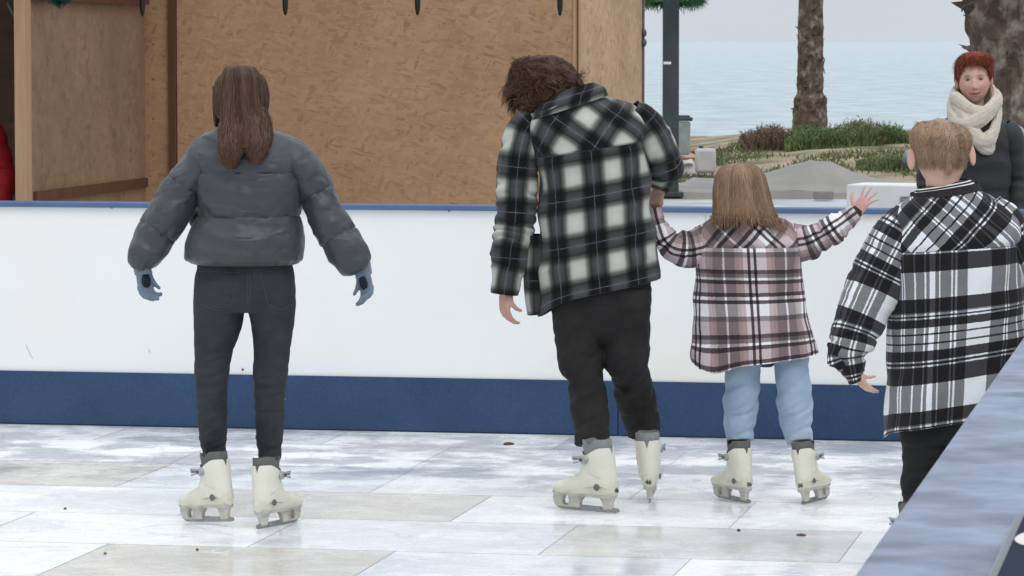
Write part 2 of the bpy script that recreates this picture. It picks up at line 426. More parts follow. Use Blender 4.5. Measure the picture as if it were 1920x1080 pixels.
# ---------------------------------------------------------------- body pieces
def head_pts(mb, C, yaw=0, pitch=0, roll=0, s=1.0, face=True, ears=True, nu=72, nv=60, ear_out=0):
    """head ellipsoid with jaw, nose, eyes, lips; local: x right of the viewer facing it, y towards its face, z up"""
    Rm = Matrix.Rotation(yaw, 3, 'Z') @ Matrix.Rotation(roll, 3, 'Y') @ Matrix.Rotation(pitch, 3, 'X')
    def shape(x, y, z):
        X, Y_, Z = x*.0755, y*.096, z*.118
        if z < 0:
            X *= 1-.34*abs(z)**1.7; Y_ *= (1-.10*abs(z)) if y > 0 else (1-.35*abs(z)**1.2)
        if y > 0 and face:
            g = lambda a, b: exp(-(a/b)**2)
            fr = y**.5
            n_ = g(X, .0105)*max(0, min(1, (.018-Z)/.045))*(1 if Z > -.030 else exp(-((Z+.030)/.008)**2))
            Y_ += .021*n_*fr + .006*g(X, .018)*g(Z+.030, .008)*fr
            Y_ -= .010*(g(abs(X)-.031, .014)*g(Z-.010, .011))*fr
            Y_ += .0045*(g(abs(X)-.028, .022)*g(Z-.029, .007))*fr
            Y_ += .0075*g(X, .024)*(g(Z+.055, .0055)+1.1*g(Z+.067, .0055))*fr - .004*g(X, .024)*g(Z+.0605, .0025)*fr
            Y_ += .005*(g(abs(X)-.038, .017)*g(Z+.026, .018))*fr
            Y_ += .008*g(X, .018)*g(Z+.096, .013)*fr
        return Vector((X, Y_, Z))*s
    vs = []; fs = []
    for i in range(nv+1):
        t = pi*i/nv
        for k in range(nu):
            a = 2*pi*k/nu; p = shape(sin(t)*cos(a), sin(t)*sin(a), cos(t)); vs.append(Rm @ p + C)
    for i in range(nv):
        for k in range(nu):
            k2 = (k+1) % nu; fs.append((i*nu+k, (i+1)*nu+k, (i+1)*nu+k2, i*nu+k2))
    mb.add(vs, fs)
    if ears:
        for sx in (-1, 1):
            Er = Rm @ Matrix.Rotation(sx*radians(-32), 3, 'Z')
            mb.ell(C+Rm @ Vector((sx*(.079+ear_out), -.006, -.004))*s, (.008*s, .019*s*(1+7*ear_out), .032*s*(1+7*ear_out)), Er)
            mb.ell(C+Rm @ Vector((sx*(.073+ear_out*.5), .0, -.004))*s, (.012*s, .010*s, .018*s), Er)
    return Rm
def hand(mb, wrist, d, palm_n, size=1.0, curl=(20, 25, 30, 35), spread=6, thumb=(40, 15), r=.0083, side=1, seg=10):
    """wrist point, pointing direction d, palm normal; side=+1: the thumb lies towards d x palm_n"""
    d = Vector(d).normalized(); n = Vector(palm_n); n = (n-d*n.dot(d)).normalized(); s = d.cross(n)*side
    z = size; wrist = Vector(wrist)
    P = lambda a, b, c: wrist+d*a*z+s*b*z+n*c*z
    # palm
    for b in (-.026, -.009, .009, .026):
        mb.tube([P(-.01, b*.7, 0), P(.03, b*.95, 0), P(.065, b*1.0, 0), P(.088, b*1.05, 0)], [.0135*z, .0145*z, .0125*z, .0095*z], seg)
    mb.tube([P(.0, .018, .004), P(.03, .03, .008), P(.05, .03, .006)], [.012*z, .016*z, .010*z], seg)
    lens = ((.040, .025, .019), (.044, .029, .020), (.041, .027, .019), (.032, .020, .017))
    for i, (b, ln) in enumerate(zip((.027, .009, -.009, -.026), lens)):
        a = radians(spread)*(1.5-i)/1.5
        dd = (d*cos(a)+s*sin(a)).normalized(); p = P(.084, b*1.05, 0); pts = [p]; rr = [r*1.06*z]
        ang = 0; c = curl[i]
        for j, l in enumerate(ln):
            ang += radians(c*(.9, 1.2, .8)[j])
            v = dd*cos(ang)+n*sin(ang); p = p+v*l*z; pts.append(p); rr.append(r*(.98, .9, .68)[j]*z)
        mb.tube(pts, rr, seg); mb.ell(pts[-1], (rr[-1]*1.05,)*3, nu=8, nv=6)
    a, cth = radians(thumb[0]), radians(thumb[1])
    p = P(.022, .028, .006); pts = [p]; rr = [.0125*z]; 
    for j, l in enumerate((.036, .030, .024)):
        aa = a*(1-.3*j); v = d*cos(aa)*cos(cth*(j+.3))+s*sin(aa)+n*sin(cth*(j+.6)); v.normalize(); p = p+v*l*z; pts.append(p); rr.append((.0108, .0098, .0075)[j]*z)
    mb.tube(pts, rr, seg); mb.ell(pts[-1], (rr[-1]*1.05,)*3, nu=8, nv=6)

SKIN = mat('skin', (1, 1, 1), rough=.5, var=.06, scale=30, attr='Col', sss=.08, spec=.35)

# ---------------------------------------------------------------- ice skate
M_SHELL = mat('skate_plastic', (.66, .635, .52), rough=.38, var=.10, scale=14, bump=.05, bscale=30, var2=((.50, .47, .35), 9, .62, .85))
M_CUFF = mat('skate_cuff_plastic', (.70, .68, .575), rough=.36, var=.06, scale=14, bump=.05, bscale=30, var2=((.52, .49, .37), 11, .6, .82))
M_LINER = mat('skate_liner', (.13, .125, .12), rough=.95, var=.15, scale=60, bump=.3, bscale=500)
M_LINER2 = mat('skate_liner_grey', (.24, .25, .25), rough=.95, var=.15, scale=60, bump=.3, bscale=500)
M_HOLD = mat('blade_holder_plastic', (.50, .485, .42), rough=.45, var=.14, scale=20, var2=((.28, .26, .21), 15, .55, .75))
M_STEEL = mat('blade_steel', (.30, .31, .32), rough=.4, metal=.6, var=.2, scale=40, var2=((.20, .15, .11), 25, .62, .75))
M_DARK = mat('dark_print', (.05, .055, .06), rough=.6)
M_BUCK = mat('buckle_grey', (.34, .36, .37), rough=.4, var=.2, scale=60, metal=.3)
_sk = {}
def text_mesh(txt, size, ext=.0008):
    cu = bpy.data.curves.new('t', 'FONT'); cu.body = txt; cu.size = size; cu.extrude = ext; cu.align_x = 'CENTER'; cu.align_y = 'CENTER'; cu.offset = size*.02
    o = bpy.data.objects.new('t', cu); S.collection.objects.link(o); dg = bpy.context.evaluated_depsgraph_get(); dg.update()
    me = bpy.data.meshes.new_from_object(o.evaluated_get(dg)); bpy.data.objects.remove(o); return me
def skate_meshes(side):      # side=+1: outer side is local +y (left foot), local x = toe, z up, blade bottom at 0, heel at x=0
    if side in _sk: return _sk[side]
    col = {}
    def loftx(mb, keys, seg=28):      # vertical section rings along x: (x, zbot, ztop, half width)
        vs = []; fs = []
        K = np.array(keys); xs = np.linspace(K[0, 0], K[-1, 0], 30)
        Z = [np.interp(xs, K[:, 0], K[:, i]) for i in (1, 2, 3)]
        for i, x in enumerate(xs):
            zc = (Z[0][i]+Z[1][i])/2; rz = (Z[1][i]-Z[0][i])/2
            for k in range(seg):
                a = 2*pi*k/seg; c, s_ = cos(a), sin(a)
                wid = Z[2][i]*(1-.25*max(0, s_))
                vs.append((x, wid*math.copysign(abs(c)**.8, c), zc+rz*math.copysign(abs(s_)**.85, s_)))
        for i in range(29):
            for k in range(seg):
                k2 = (k+1) % seg; fs.append((i*seg+k, i*seg+k2, (i+1)*seg+k2, (i+1)*seg+k))
        fs += [tuple(range(seg)), tuple(29*seg+k for k in range(seg))]
        mb.add(vs, fs)
    b = MB()
    loftx(b, [(.000, .068, .125, .018), (.010, .062, .15, .030), (.05, .060, .165, .036), (.10, .060, .172, .037), (.15, .060, .160, .040), (.19, .060, .135, .045), (.23, .061, .118, .046), (.262, .064, .109, .040), (.278, .070, .103, .030), (.286, .078, .094, .014)])
    col['shell'] = (b, dict(remesh=.0032, sm=6))
    # cuff: open loft with cut top edge
    def cuff(z0, z1, grow, topfn, seg=48, m=16, notch=False, front=False):
        mb = MB(); vs = []; fs = []
        for i in range(m):
            t = i/(m-1)
            for k in range(seg):
                a = -pi+2*pi*k/seg     # a=0 back
                zt = topfn(a); z = z0+(zt-z0)*t if not callable(z0) else z0(a)+(zt-z0(a))*t
                q = (z-.10)/.15
                xb = .002+.022*max(0, q)**1.3; xf = .175-.030*min(1, max(0, q*1.6)); wd = .039+.011*q+ .002*sin(q*9)
                cx = (xb+xf)/2; rx = (xf-xb)/2+grow; x = cx-rx*math.copysign(abs(cos(a))**.85, cos(a)); fl_ = .004*min(1, max(0, (z-.245)/.02)) if grow < 0 else 0; rx += fl_; wd += fl_; x = cx-rx*math.copysign(abs(cos(a))**.85, cos(a)); y = (wd+grow)*math.copysign(abs(sin(a))**.9, sin(a))
                vs.append((x, y, z))
        inner = [tuple(Vector(v)*1) for v in vs[-seg:]]
        c = Vector((sum(v[0] for v in inner)/seg, 0, inner[0][2]))
        for sc_, dz in ((.955, .001), (.94, -.02)):
            for v in inner: vs.append((c.x+(v[0]-c.x)*sc_, v[1]*sc_, v[2]+dz))
        for i in range(m+1):
            for k in range(seg):
                k2 = (k+1) % seg; fs.append((i*seg+k, i*seg+k2, (i+1)*seg+k2, (i+1)*seg+k))
        mb.add(vs, fs); return mb
    top = lambda a: .252-.030*exp(-((abs(a)-2.0)/.55)**2)-.018*max(0, abs(a)-2)-.030*exp(-(a/.085)**2)
    bot = lambda a: .092+.010*cos(a)*0+.012*exp(-((abs(a)-1.3)/.5)**2)+.07*max(0, (abs(a)-2.0))
    col['cuff'] = (cuff(bot, .25, .0035, top, seg=96), {})
    ltop = lambda a: .284-.022*exp(-((abs(a)-1.75)/.30)**2)-.006*max(0, abs(a)-2)
    lb = cuff(.16, .28, -.0045, ltop, seg=64)
    lb.prism([(.020, .252), (.020, .215), (.030, .205), (.034, .252)], -.006, .006)
    col['liner'] = (lb, {})
    # ridges across cuff
    b = MB()
    for zz, x0, x1 in ((.150, .045, .10),):
        b.box((.07, side*.0475, zz), (.055, .004, .005), Matrix.Rotation(radians(-20), 3, 'Y'))
    col['rib'] = (b, dict(bevel=.0015))
    b = MB()
    b.ell((.062, side*.0440, .100), (.0135, .004, .0135))
    col['rivet'] = (b, {})
    b = MB(); Mx = Matrix.Rotation(radians(8), 3, 'Y')
    b.ell((.115, side*.052, .205), (.020, .009, .017)); 
    b.box((.138, side*.060, .214), (.044, .006, .009), Matrix.Rotation(radians(-5), 3, 'Y') @ Matrix.Rotation(side*radians(12), 3, 'Z'))
    b.box((.138, side*.060, .197), (.040, .006, .008), Matrix.Rotation(radians(14), 3, 'Y') @ Matrix.Rotation(side*radians(12), 3, 'Z'))
    b.box((.150, side*.036, .208), (.012, .055, .014), Matrix.Rotation(side*radians(-25), 3, 'Z'))
    col['buckle'] = (b, dict(bevel=.0015))
    b = MB(); b.ell((.124, side*.0615, .205), (.007, .004, .006)); col['buckle_pin'] = (b, {})
    # blade holder
    b = MB()
    b.prism([(.003, .072), (.285, .072), (.272, .056), (.010, .056)], -.024, .024)
    b.prism([(.006, .060), (.072, .060), (.058, .036), (.052, .014), (.018, .014), (.016, .036)], -.012, .012)
    b.prism([(.140, .062), (.215, .062), (.212, .034), (.218, .012), (.165, .012), (.160, .036)], -.012, .012)
    b.prism([(.232, .062), (.283, .062), (.287, .045), (.277, .018), (.262, .010), (.236, .012), (.242, .036)], -.012, .012)
    b.prism([(.160, .018), (.272, .018), (.266, .009), (.160, .009)], -.0075, .0075)
    b.prism([(.014, .019), (.060, .019), (.060, .009), (.014, .009)], -.0075, .0075)
    col['blade_holder'] = (b, dict(remesh=.0028, sm=3))
    b = MB()
    b.prism([(-.014, .004), (.0, .0), (.10, -.0005), (.20, .0), (.245, .001), (.268, .006), (.282, .016), (.287, .030), (.272, .026), (.10, .0215), (.0, .0195), (-.014, .0160)], -.0026, .0026)
    col['blade'] = (b, {})
    out = {}
    mm = dict(shell=M_SHELL, cuff=M_CUFF, liner=M_LINER, rib=M_CUFF, rivet=mat('rivet_grey', (.13, .125, .11), rough=.5), buckle=M_BUCK, buckle_pin=M_DARK, blade_holder=M_HOLD, blade=M_STEEL)
    for k, (b, kw) in col.items():
        o = b.obj(k, mm[k], **kw)
        if o.modifiers:
            dg = bpy.context.evaluated_depsgraph_get(); me = bpy.data.meshes.new_from_object(o.evaluated_get(dg))
        else: me = o.data
        bpy.data.objects.remove(o); out[k] = me
    _sk[side] = out; return out
def skate(person, side, px, py, z, yaw, pitch=0, roll=0, scale=1.0, num=None, liner=None, Y=None):
    """px,py: heel end of blade in the photo"""
    ms = skate_meshes(side)
    a = (px-960)/F; b = (540-py)/F; r = Vector((a, cos(TH)+b*sin(TH), -sin(TH)+b*cos(TH)))
    P = Vector((0, 0, CAMZ))+r*((z-CAMZ)/r.z)
    M = Matrix.Translation(P) @ Matrix.Rotation(radians(90+yaw), 4, 'Z') @ Matrix.Rotation(radians(pitch), 4, 'Y') @ Matrix.Rotation(radians(roll), 4, 'X') @ Matrix.Scale(scale, 4)
    boot = bpy.data.objects.new('ice_skate', ms['shell']); link(boot, person); boot.matrix_basis = M
    for k, me in ms.items():
        if k == 'shell': continue
        o = bpy.data.objects.new(k, me); link(o, boot)
        if k == 'liner' and liner: o.data = me.copy(); o.data.materials.clear(); o.data.materials.append(liner)
    if num:
        me = text_mesh(num, .026); me.materials.append(M_DARK)
        o = bpy.data.objects.new('size_number', me); link(o, boot)
        o.matrix_local = Matrix.Translation((-.0045, 0, .088)) @ Matrix.Rotation(radians(-90), 4, 'Z') @ Matrix.Rotation(radians(90), 4, 'X')
    return boot, M

# ================================================================ SETTING
# ---- water
def sea():
    m, N, L, P = newmat('sea_water')
    P.inputs['Base Color'].default_value = (.30, .41, .45, 1); P.inputs['Roughness'].default_value = .22; P.inputs['IOR'].default_value = 1.33
    tc = N.new('ShaderNodeTexCoord'); mp = N.new('ShaderNodeMapping'); mp.inputs['Scale'].default_value = (.5, .35, 1); L.new(tc.outputs['Object'], mp.inputs[0])
    n1 = N.new('ShaderNodeTexNoise'); n1.inputs['Scale'].default_value = .9; n1.inputs['Detail'].default_value = 8; n1.inputs['Roughness'].default_value = .65; L.new(mp.outputs[0], n1.inputs['Vector'])
    b = N.new('ShaderNodeBump'); b.inputs['Strength'].default_value = .9; b.inputs['Distance'].default_value = .8; L.new(n1.outputs[0], b.inputs['Height']); L.new(b.outputs[0], P.inputs['Normal'])
    c = N.new('ShaderNodeValToRGB'); c.color_ramp.elements[0].position = .35; c.color_ramp.elements[0].color = (.25, .345, .38, 1); c.color_ramp.elements[1].position = .68; c.color_ramp.elements[1].color = (.52, .62, .65, 1)
    L.new(n1.outputs[0], c.inputs[0])
    zz = N.new('ShaderNodeSeparateXYZ'); L.new(tc.outputs['Object'], zz.inputs[0]); fo = N.new('ShaderNodeMapRange'); fo.inputs[1].default_value = -1.165; fo.inputs[2].default_value = -1.13; fo.inputs[4].default_value = .75; L.new(zz.outputs['Z'], fo.inputs[0])
    fx = N.new('ShaderNodeMixRGB'); L.new(fo.outputs[0], fx.inputs[0]); L.new(c.outputs[0], fx.inputs[1]); fx.inputs[2].default_value = (.80, .85, .86, 1); L.new(fx.outputs[0], P.inputs['Base Color'])
    mb = MB(); nx, ny = 40, 120; vs = []; fs = []
    for j in range(ny+1):
        y = 62+ (60*j/ny if j < 100 else 60*100/ny+ 30000*((j-100)/20)**3)
        for i in range(nx+1):
            x = (i/nx-.5)*(60 if j < 100 else 60+30000*((j-100)/20)**3*2)
            z = -1.2
            if y < 116: z += .10*max(0, sin((y-90)*.55+nz3(x*.05, 0, 0)*3))**3*max(0, 1-abs(y-104)/16) + .03*nz3(x*.2, y*.8, 0)
            vs.append((x, y, z))
    for j in range(ny):
        for i in range(nx): a = j*(nx+1)+i; fs.append((a, a+1, a+nx+2, a+nx+1))
    mb.add(vs, fs); o = mb.obj('sea', m); tag(o, kind='structure')
sea()
# ---- ground with the dune
def gz(x, y):
    z = -.02
    if y > 46:
        hx = np.interp(x, [1.3, 3.2, 4.4, 9, 14], [0, .30, .46, .44, .3]); hy = np.interp(y, [47.5, 51, 55, 60, 66, 74], [0, .62, 1, 1, .5, 0])
        z += hx*hy+.05*nz3(x*.8, y*.8, 3)*min(1, (y-46)/4)+.02*nz3(x*3, y*3, 3)*min(1, (y-46)/4)
    if y > 70: z -= min(4, (y-70)*.028)
    if y > 122: z -= (y-122)*.2
    return z
def ground():
    m, N, L, P = newmat('ground_material'); P.inputs['Roughness'].default_value = .9
    tc = N.new('ShaderNodeTexCoord'); sp = N.new('ShaderNodeSeparateXYZ'); L.new(tc.outputs['Object'], sp.inputs[0])
    def noise_(s, d=6):
        n = N.new('ShaderNodeTexNoise'); n.inputs['Scale'].default_value = s; n.inputs['Detail'].default_value = d; L.new(tc.outputs['Object'], n.inputs['Vector']); return n.outputs[0]
    def ramp(inp, *st):
        c = N.new('ShaderNodeValToRGB'); el = c.color_ramp.elements; el[0].position = st[0][0]; el[0].color = (*st[0][1], 1); el[1].position = st[1][0]; el[1].color = (*st[1][1], 1)
        for p_, cc in st[2:]: e = el.new(p_); e.color = (*cc, 1)
        L.new(inp, c.inputs[0]); return c.outputs[0]
    pav = ramp(noise_(.9), (.38, (.30, .31, .33)), (.62, (.50, .52, .56)))
    grass = ramp(noise_(2.5), (.35, (.12, .15, .06)), (.62, (.30, .28, .18)))
    sand = ramp(noise_(1.3), (.36, (.11, .12, .05)), (.5, (.27, .21, .14)), (.62, (.38, .29, .21)))
    def mixy(a, b, y, wd):
        ad = N.new('ShaderNodeMath'); ad.operation = 'MULTIPLY_ADD'; ad.inputs[1].default_value = wd*2; L.new(noise_(1.5), ad.inputs[0]); L.new(sp.outputs['Y'], ad.inputs[2])
        g = N.new('ShaderNodeMapRange'); g.inputs[1].default_value = y+wd-.05-wd*.2; g.inputs[2].default_value = y+wd+.05+wd*.2; L.new(ad.outputs[0], g.inputs[0])
        k = N.new('ShaderNodeMixRGB'); L.new(g.outputs[0], k.inputs[0]); L.new(a, k.inputs[1]); L.new(b, k.inputs[2]); return k.outputs[0]
    c = mixy(pav, grass, 44.2, .25); c = mixy(c, sand, 47.5, .8)
    L.new(c, P.inputs['Base Color'])
    b = N.new('ShaderNodeBump'); b.inputs['Strength'].default_value = .5; b.inputs['Distance'].default_value = .03; L.new(noise_(9), b.inputs['Height']); L.new(b.outputs[0], P.inputs['Normal'])
    xs = sorted(set([-3000, -800, -200, -80, -40]+list(np.arange(-20, 22, .35))+[40, 80, 200, 800, 3000])); ys = [-3000, -500, -100, -20, 0, 8, 16, 24, 32, 40, 44]+list(np.arange(46, 80, .4))+[85, 90, 100, 110, 122, 150, 200]
    mb = MB(); vs = [(x, y, gz(x, y)) for y in ys for x in xs]; nx = len(xs)
    fs = [(j*nx+i, j*nx+i+1, (j+1)*nx+i+1, (j+1)*nx+i) for j in range(len(ys)-1) for i in range(nx-1)]
    mb.add(vs, fs); o = mb.obj('ground', m); tag(o, kind='structure')
ground()
# ---- ice rink floor: synthetic-ice panels
def floor():
    m, N, L, P = newmat('synthetic_ice')
    tc = N.new('ShaderNodeTexCoord'); a = N.new('ShaderNodeAttribute'); a.attribute_name = 'Col'
    mp = N.new('ShaderNodeMapping'); mp.inputs['Rotation'].default_value = (0, 0, ANG); L.new(tc.outputs['Object'], mp.inputs[0])
    def nn(s, st, d=6, rg=.6, dist=0):
        q = N.new('ShaderNodeMapping'); q.inputs['Scale'].default_value = (st[0]*1.3, st[1]*.75, 1); L.new(mp.outputs[0], q.inputs[0])
        n = N.new('ShaderNodeTexNoise'); n.inputs['Scale'].default_value = s; n.inputs['Detail'].default_value = d; n.inputs['Roughness'].default_value = rg; n.inputs['Distortion'].default_value = dist; L.new(q.outputs[0], n.inputs['Vector']); return n.outputs[0]
    def rng(i, a_, b_, c_, d_):
        r = N.new('ShaderNodeMapRange'); r.interpolation_type = 'SMOOTHSTEP'
        for k, v in enumerate((a_, b_, c_, d_)): r.inputs[k+1].default_value = v
        L.new(i, r.inputs[0]); return r.outputs[0]
    wet = rng(nn(1.1, (.8, 1.9, 1), 7, .66, .6), .45, .58, 0, 1)        # wet, grey film
    frost = rng(nn(3.0, (1, 2.2, 1), 9, .72, .8), .48, .62, 0, 1)      # white shavings
    mot = rng(nn(11, (1, 2.5, 1), 6, .7), .3, .7, .93, 1.05)
    m1 = N.new('ShaderNodeMixRGB'); L.new(wet, m1.inputs[0]); L.new(a.outputs['Color'], m1.inputs[1])
    dk = N.new('ShaderNodeMixRGB'); dk.blend_type = 'MULTIPLY'; dk.inputs[0].default_value = 1; L.new(a.outputs['Color'], dk.inputs[1]); dk.inputs[2].default_value = (.83, .84, .855, 1); L.new(dk.outputs[0], m1.inputs[2])
    fm = N.new('ShaderNodeMath'); fm.operation = 'MULTIPLY'; fm.inputs[1].default_value = .65; L.new(frost, fm.inputs[0])
    aw = N.new('ShaderNodeMath'); aw.operation = 'MULTIPLY'; L.new(fm.outputs[0], aw.inputs[0]); L.new(a.outputs['Alpha'], aw.inputs[1])
    m2 = N.new('ShaderNodeMixRGB'); L.new(aw.outputs[0], m2.inputs[0]); L.new(m1.outputs[0], m2.inputs[1]); m2.inputs[2].default_value = (.97, .98, 1.0, 1)
    sc = N.new('ShaderNodeVectorMath'); sc.operation = 'SCALE'; L.new(m2.outputs[0], sc.inputs[0]); L.new(mot, sc.inputs['Scale']); L.new(sc.outputs[0], P.inputs['Base Color'])
    vw = N.new('ShaderNodeTexVoronoi'); vw.feature = 'DISTANCE_TO_EDGE'; vw.inputs['Scale'].default_value = 1.5
    dn = N.new('ShaderNodeTexNoise'); dn.inputs['Scale'].default_value = 1.4; dn.inputs['Detail'].default_value = 3; L.new(mp.outputs[0], dn.inputs['Vector'])
    dd = N.new('ShaderNodeVectorMath'); dd.operation = 'MULTIPLY_ADD'; dd.inputs[1].default_value = (.9, .9, .9); L.new(dn.outputs['Color'], dd.inputs[0]); L.new(mp.outputs[0], dd.inputs[2]); L.new(dd.outputs[0], vw.inputs['Vector'])
    ln = rng(vw.outputs['Distance'], .004, .018, 1, 0)
    lk = N.new('ShaderNodeMath'); lk.operation = 'MULTIPLY'; L.new(ln, lk.inputs[0]); L.new(rng(nn(1.7, (1, 1, 1), 4), .45, .6, 0, .35), lk.inputs[1])
    lm = N.new('ShaderNodeMixRGB'); L.new(lk.outputs[0], lm.inputs[0]); L.new(sc.outputs[0], lm.inputs[1]); lm.inputs[2].default_value = (.42, .45, .50, 1)
    sx = N.new('ShaderNodeTexVoronoi'); sx.feature = 'DISTANCE_TO_EDGE'; sx.inputs['Scale'].default_value = 5; s3 = N.new('ShaderNodeMapping'); s3.inputs['Scale'].default_value = (.25, 1, 1); s3.inputs['Rotation'].default_value = (0, 0, .5); L.new(dd.outputs[0], s3.inputs[0]); L.new(s3.outputs[0], sx.inputs['Vector'])
    s4 = N.new('ShaderNodeMath'); s4.operation = 'MULTIPLY'; L.new(rng(sx.outputs['Distance'], .004, .02, 1, 0), s4.inputs[0]); L.new(rng(nn(2.3, (1, 1, 1), 4), .48, .6, 0, .5), s4.inputs[1])
    l2 = N.new('ShaderNodeMixRGB'); L.new(s4.outputs[0], l2.inputs[0]); L.new(lm.outputs[0], l2.inputs[1]); l2.inputs[2].default_value = (.95, .96, .98, 1); L.new(l2.outputs[0], P.inputs['Base Color'])
    vq = N.new('ShaderNodeMapping'); vq.inputs['Scale'].default_value = (1.2, 2.6, 1); L.new(mp.outputs[0], vq.inputs[0])
    L.new(rng(nn(2.0, (1, 2, 1), 8, .65), .40, .62, .10, .38), P.inputs['Roughness'])
    P.inputs['Specular IOR Level'].default_value = .5
    b = N.new('ShaderNodeBump'); b.inputs['Strength'].default_value = .06; b.inputs['Distance'].default_value = .01
    L.new(nn(7, (1, 1, 1), 8, .7), b.inputs['Height']); L.new(b.outputs[0], P.inputs['Normal'])
    dark = mat('panel_seam', (.55, .55, .56), rough=.6)
    mb = MB(); vs = [R(-14, -20, .0045), R(14, -20, .0045), R(14, .02, .0045), R(-14, .02, .0045)]
    mb.add(vs, [(0, 1, 2, 3)], mi=1, col=[(.4, .4, .4)]*4); alph = [1]*4
    rows = []; v = -.62; k = 0
    offs = {0: -.16, 1: -1.21, 2: .37, 3: .87, 4: .35, 5: .9}
    vv = [0, -.62, -1.48, -2.36, -3.2, -4.05, -4.9]
    while vv[-1] > -20: vv.append(vv[-1]-.85)
    offrow = [.3, -.16, -1.21, .37, .87, .35]
    rnd = random.Random(4)
    tan = (.655, .615, .55)
    for r in range(len(vv)-1):
        o0 = offrow[r] if r < 6 else (.35+.53*(r % 2))
        u = o0-1.07*14
        while u < 13:
            c = .93+rnd.uniform(-.04, .03); cc = (c*.99, c*.995, c*.99); al = 1.0
            um = u+.5; 
            if (r == 5 and -.73 < um < .35) or (r == 3 and -.72 < um < .37) or (r == 2 and -2.3 < um < -1.2): cc = tan; al = .25
            elif (r == 4 and .87 < um < 1.96): cc = (.70, .68, .65); al = .4
            elif r > 5 and rnd.random() < .15: cc = tan; al = .3
            elif rnd.random() < .2: cc = (.74, .76, .79); al = .6
            g = .0022; z = .006
            va, vb = vv[r+1]+g, vv[r]-g; ua, ub = u+g, u+1.07-g
            mb.add([R(ua, va, z), R(ub, va, z), R(ub, vb, z), R(ua, vb, z)], [(0, 1, 2, 3)], col=[cc]*4); alph += [al]*4
            u += 1.07
    me = mb.mesh('ice_rink_floor'); at = me.color_attributes['Col']
    at.data.foreach_set('color', np.array([(*c, a_) for c, a_ in zip(mb.col, alph)], dtype=np.float32).ravel())
    me.materials.append(m); me.materials.append(dark)
    o = bpy.data.objects.new('ice_rink_floor', me); link(o); tag(o, kind='structure')
floor()
# small litter on the ice
def specks():
    for (px, py, sx, sy, c, lab) in ((953, 833, .024, .010, (.09, .035, .03), 'dark red dry leaf lying on the ice near the far board'), (122, 954, .006, .006, (.08, .07, .06), 'tiny dark pebble on the white ice left of the grey jacket skater'),
                       (1385, 995, .007, .007, (.05, .045, .05), 'tiny dark pebble on the ice in front of the child'), (1502, 1003, .018, .005, (.12, .07, .06), 'thin reddish twig bit on the ice in front of the child'),
                       (370, 1031, .006, .006, (.08, .07, .06), 'tiny dark pebble at the back edge of the beige floor panel'), (197, 1038, .006, .006, (.16, .13, .1), 'tiny brown pebble near the corner of the beige floor panel')):
        a = (px-960)/F; b = (540-py)/F; r = Vector((a, cos(TH)+b*sin(TH), -sin(TH)+b*cos(TH))); P = Vector((0, 0, CAMZ))+r*((.008-CAMZ)/r.z)
        mb = MB(); mb.ell(P, (sx, sx*1.2, sy), nu=14, nv=8); mb.v = [tuple(Vector(v)+Vector((nz3(v[0]*60, v[1]*60, 0), nz3(v[0]*60, v[1]*60, 5), 0))*sx*.3) for v in mb.v]
        nm = 'leaf' if 'leaf' in lab else ('twig' if 'twig' in lab else 'pebble')
        tag(mb.obj(nm, mat('litter_%d' % px, c, .8, .3, 60)), lab, nm)
specks()

# ---- rink boards
def kick_mat():
    m, N, L, P = newmat('blue_kick_plate'); P.inputs['Roughness'].default_value = .42; P.inputs['Specular IOR Level'].default_value = .4
    tc = N.new('ShaderNodeTexCoord')
    n = N.new('ShaderNodeTexNoise'); n.inputs['Scale'].default_value = 70; n.inputs['Detail'].default_value = 4; L.new(tc.outputs['Object'], n.inputs['Vector'])
    n2 = N.new('ShaderNodeTexNoise'); n2.inputs['Scale'].default_value = 3; n2.inputs['Detail'].default_value = 5; L.new(tc.outputs['Object'], n2.inputs['Vector'])
    a = N.new('ShaderNodeMath'); a.operation = 'ADD'; L.new(n.outputs[0], a.inputs[0]); L.new(n2.outputs[0], a.inputs[1])
    c = N.new('ShaderNodeValToRGB'); c.color_ramp.elements[0].position = .30; c.color_ramp.elements[0].color = (.012, .036, .095, 1); c.color_ramp.elements[1].position = .72; c.color_ramp.elements[1].color = (.028, .072, .155, 1)
    h = N.new('ShaderNodeMath'); h.operation = 'MULTIPLY'; h.inputs[1].default_value = .5; L.new(a.outputs[0], h.inputs[0]); L.new(h.outputs[0], c.inputs[0])
    L.new(c.outputs[0], P.inputs['Base Color']); return m
M_KICK = kick_mat()
M_WHITE = mat('white_board_panel', (.80, .812, .80), rough=.38, var=.022, scale=1.3, spec=.4, bump=.02, bscale=4, var2=((.79, .77, .68), .8, .50, .72))
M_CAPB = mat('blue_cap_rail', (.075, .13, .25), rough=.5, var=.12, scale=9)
M_SCREW = mat('screw_dark', (.10, .10, .11), rough=.5, metal=.5)
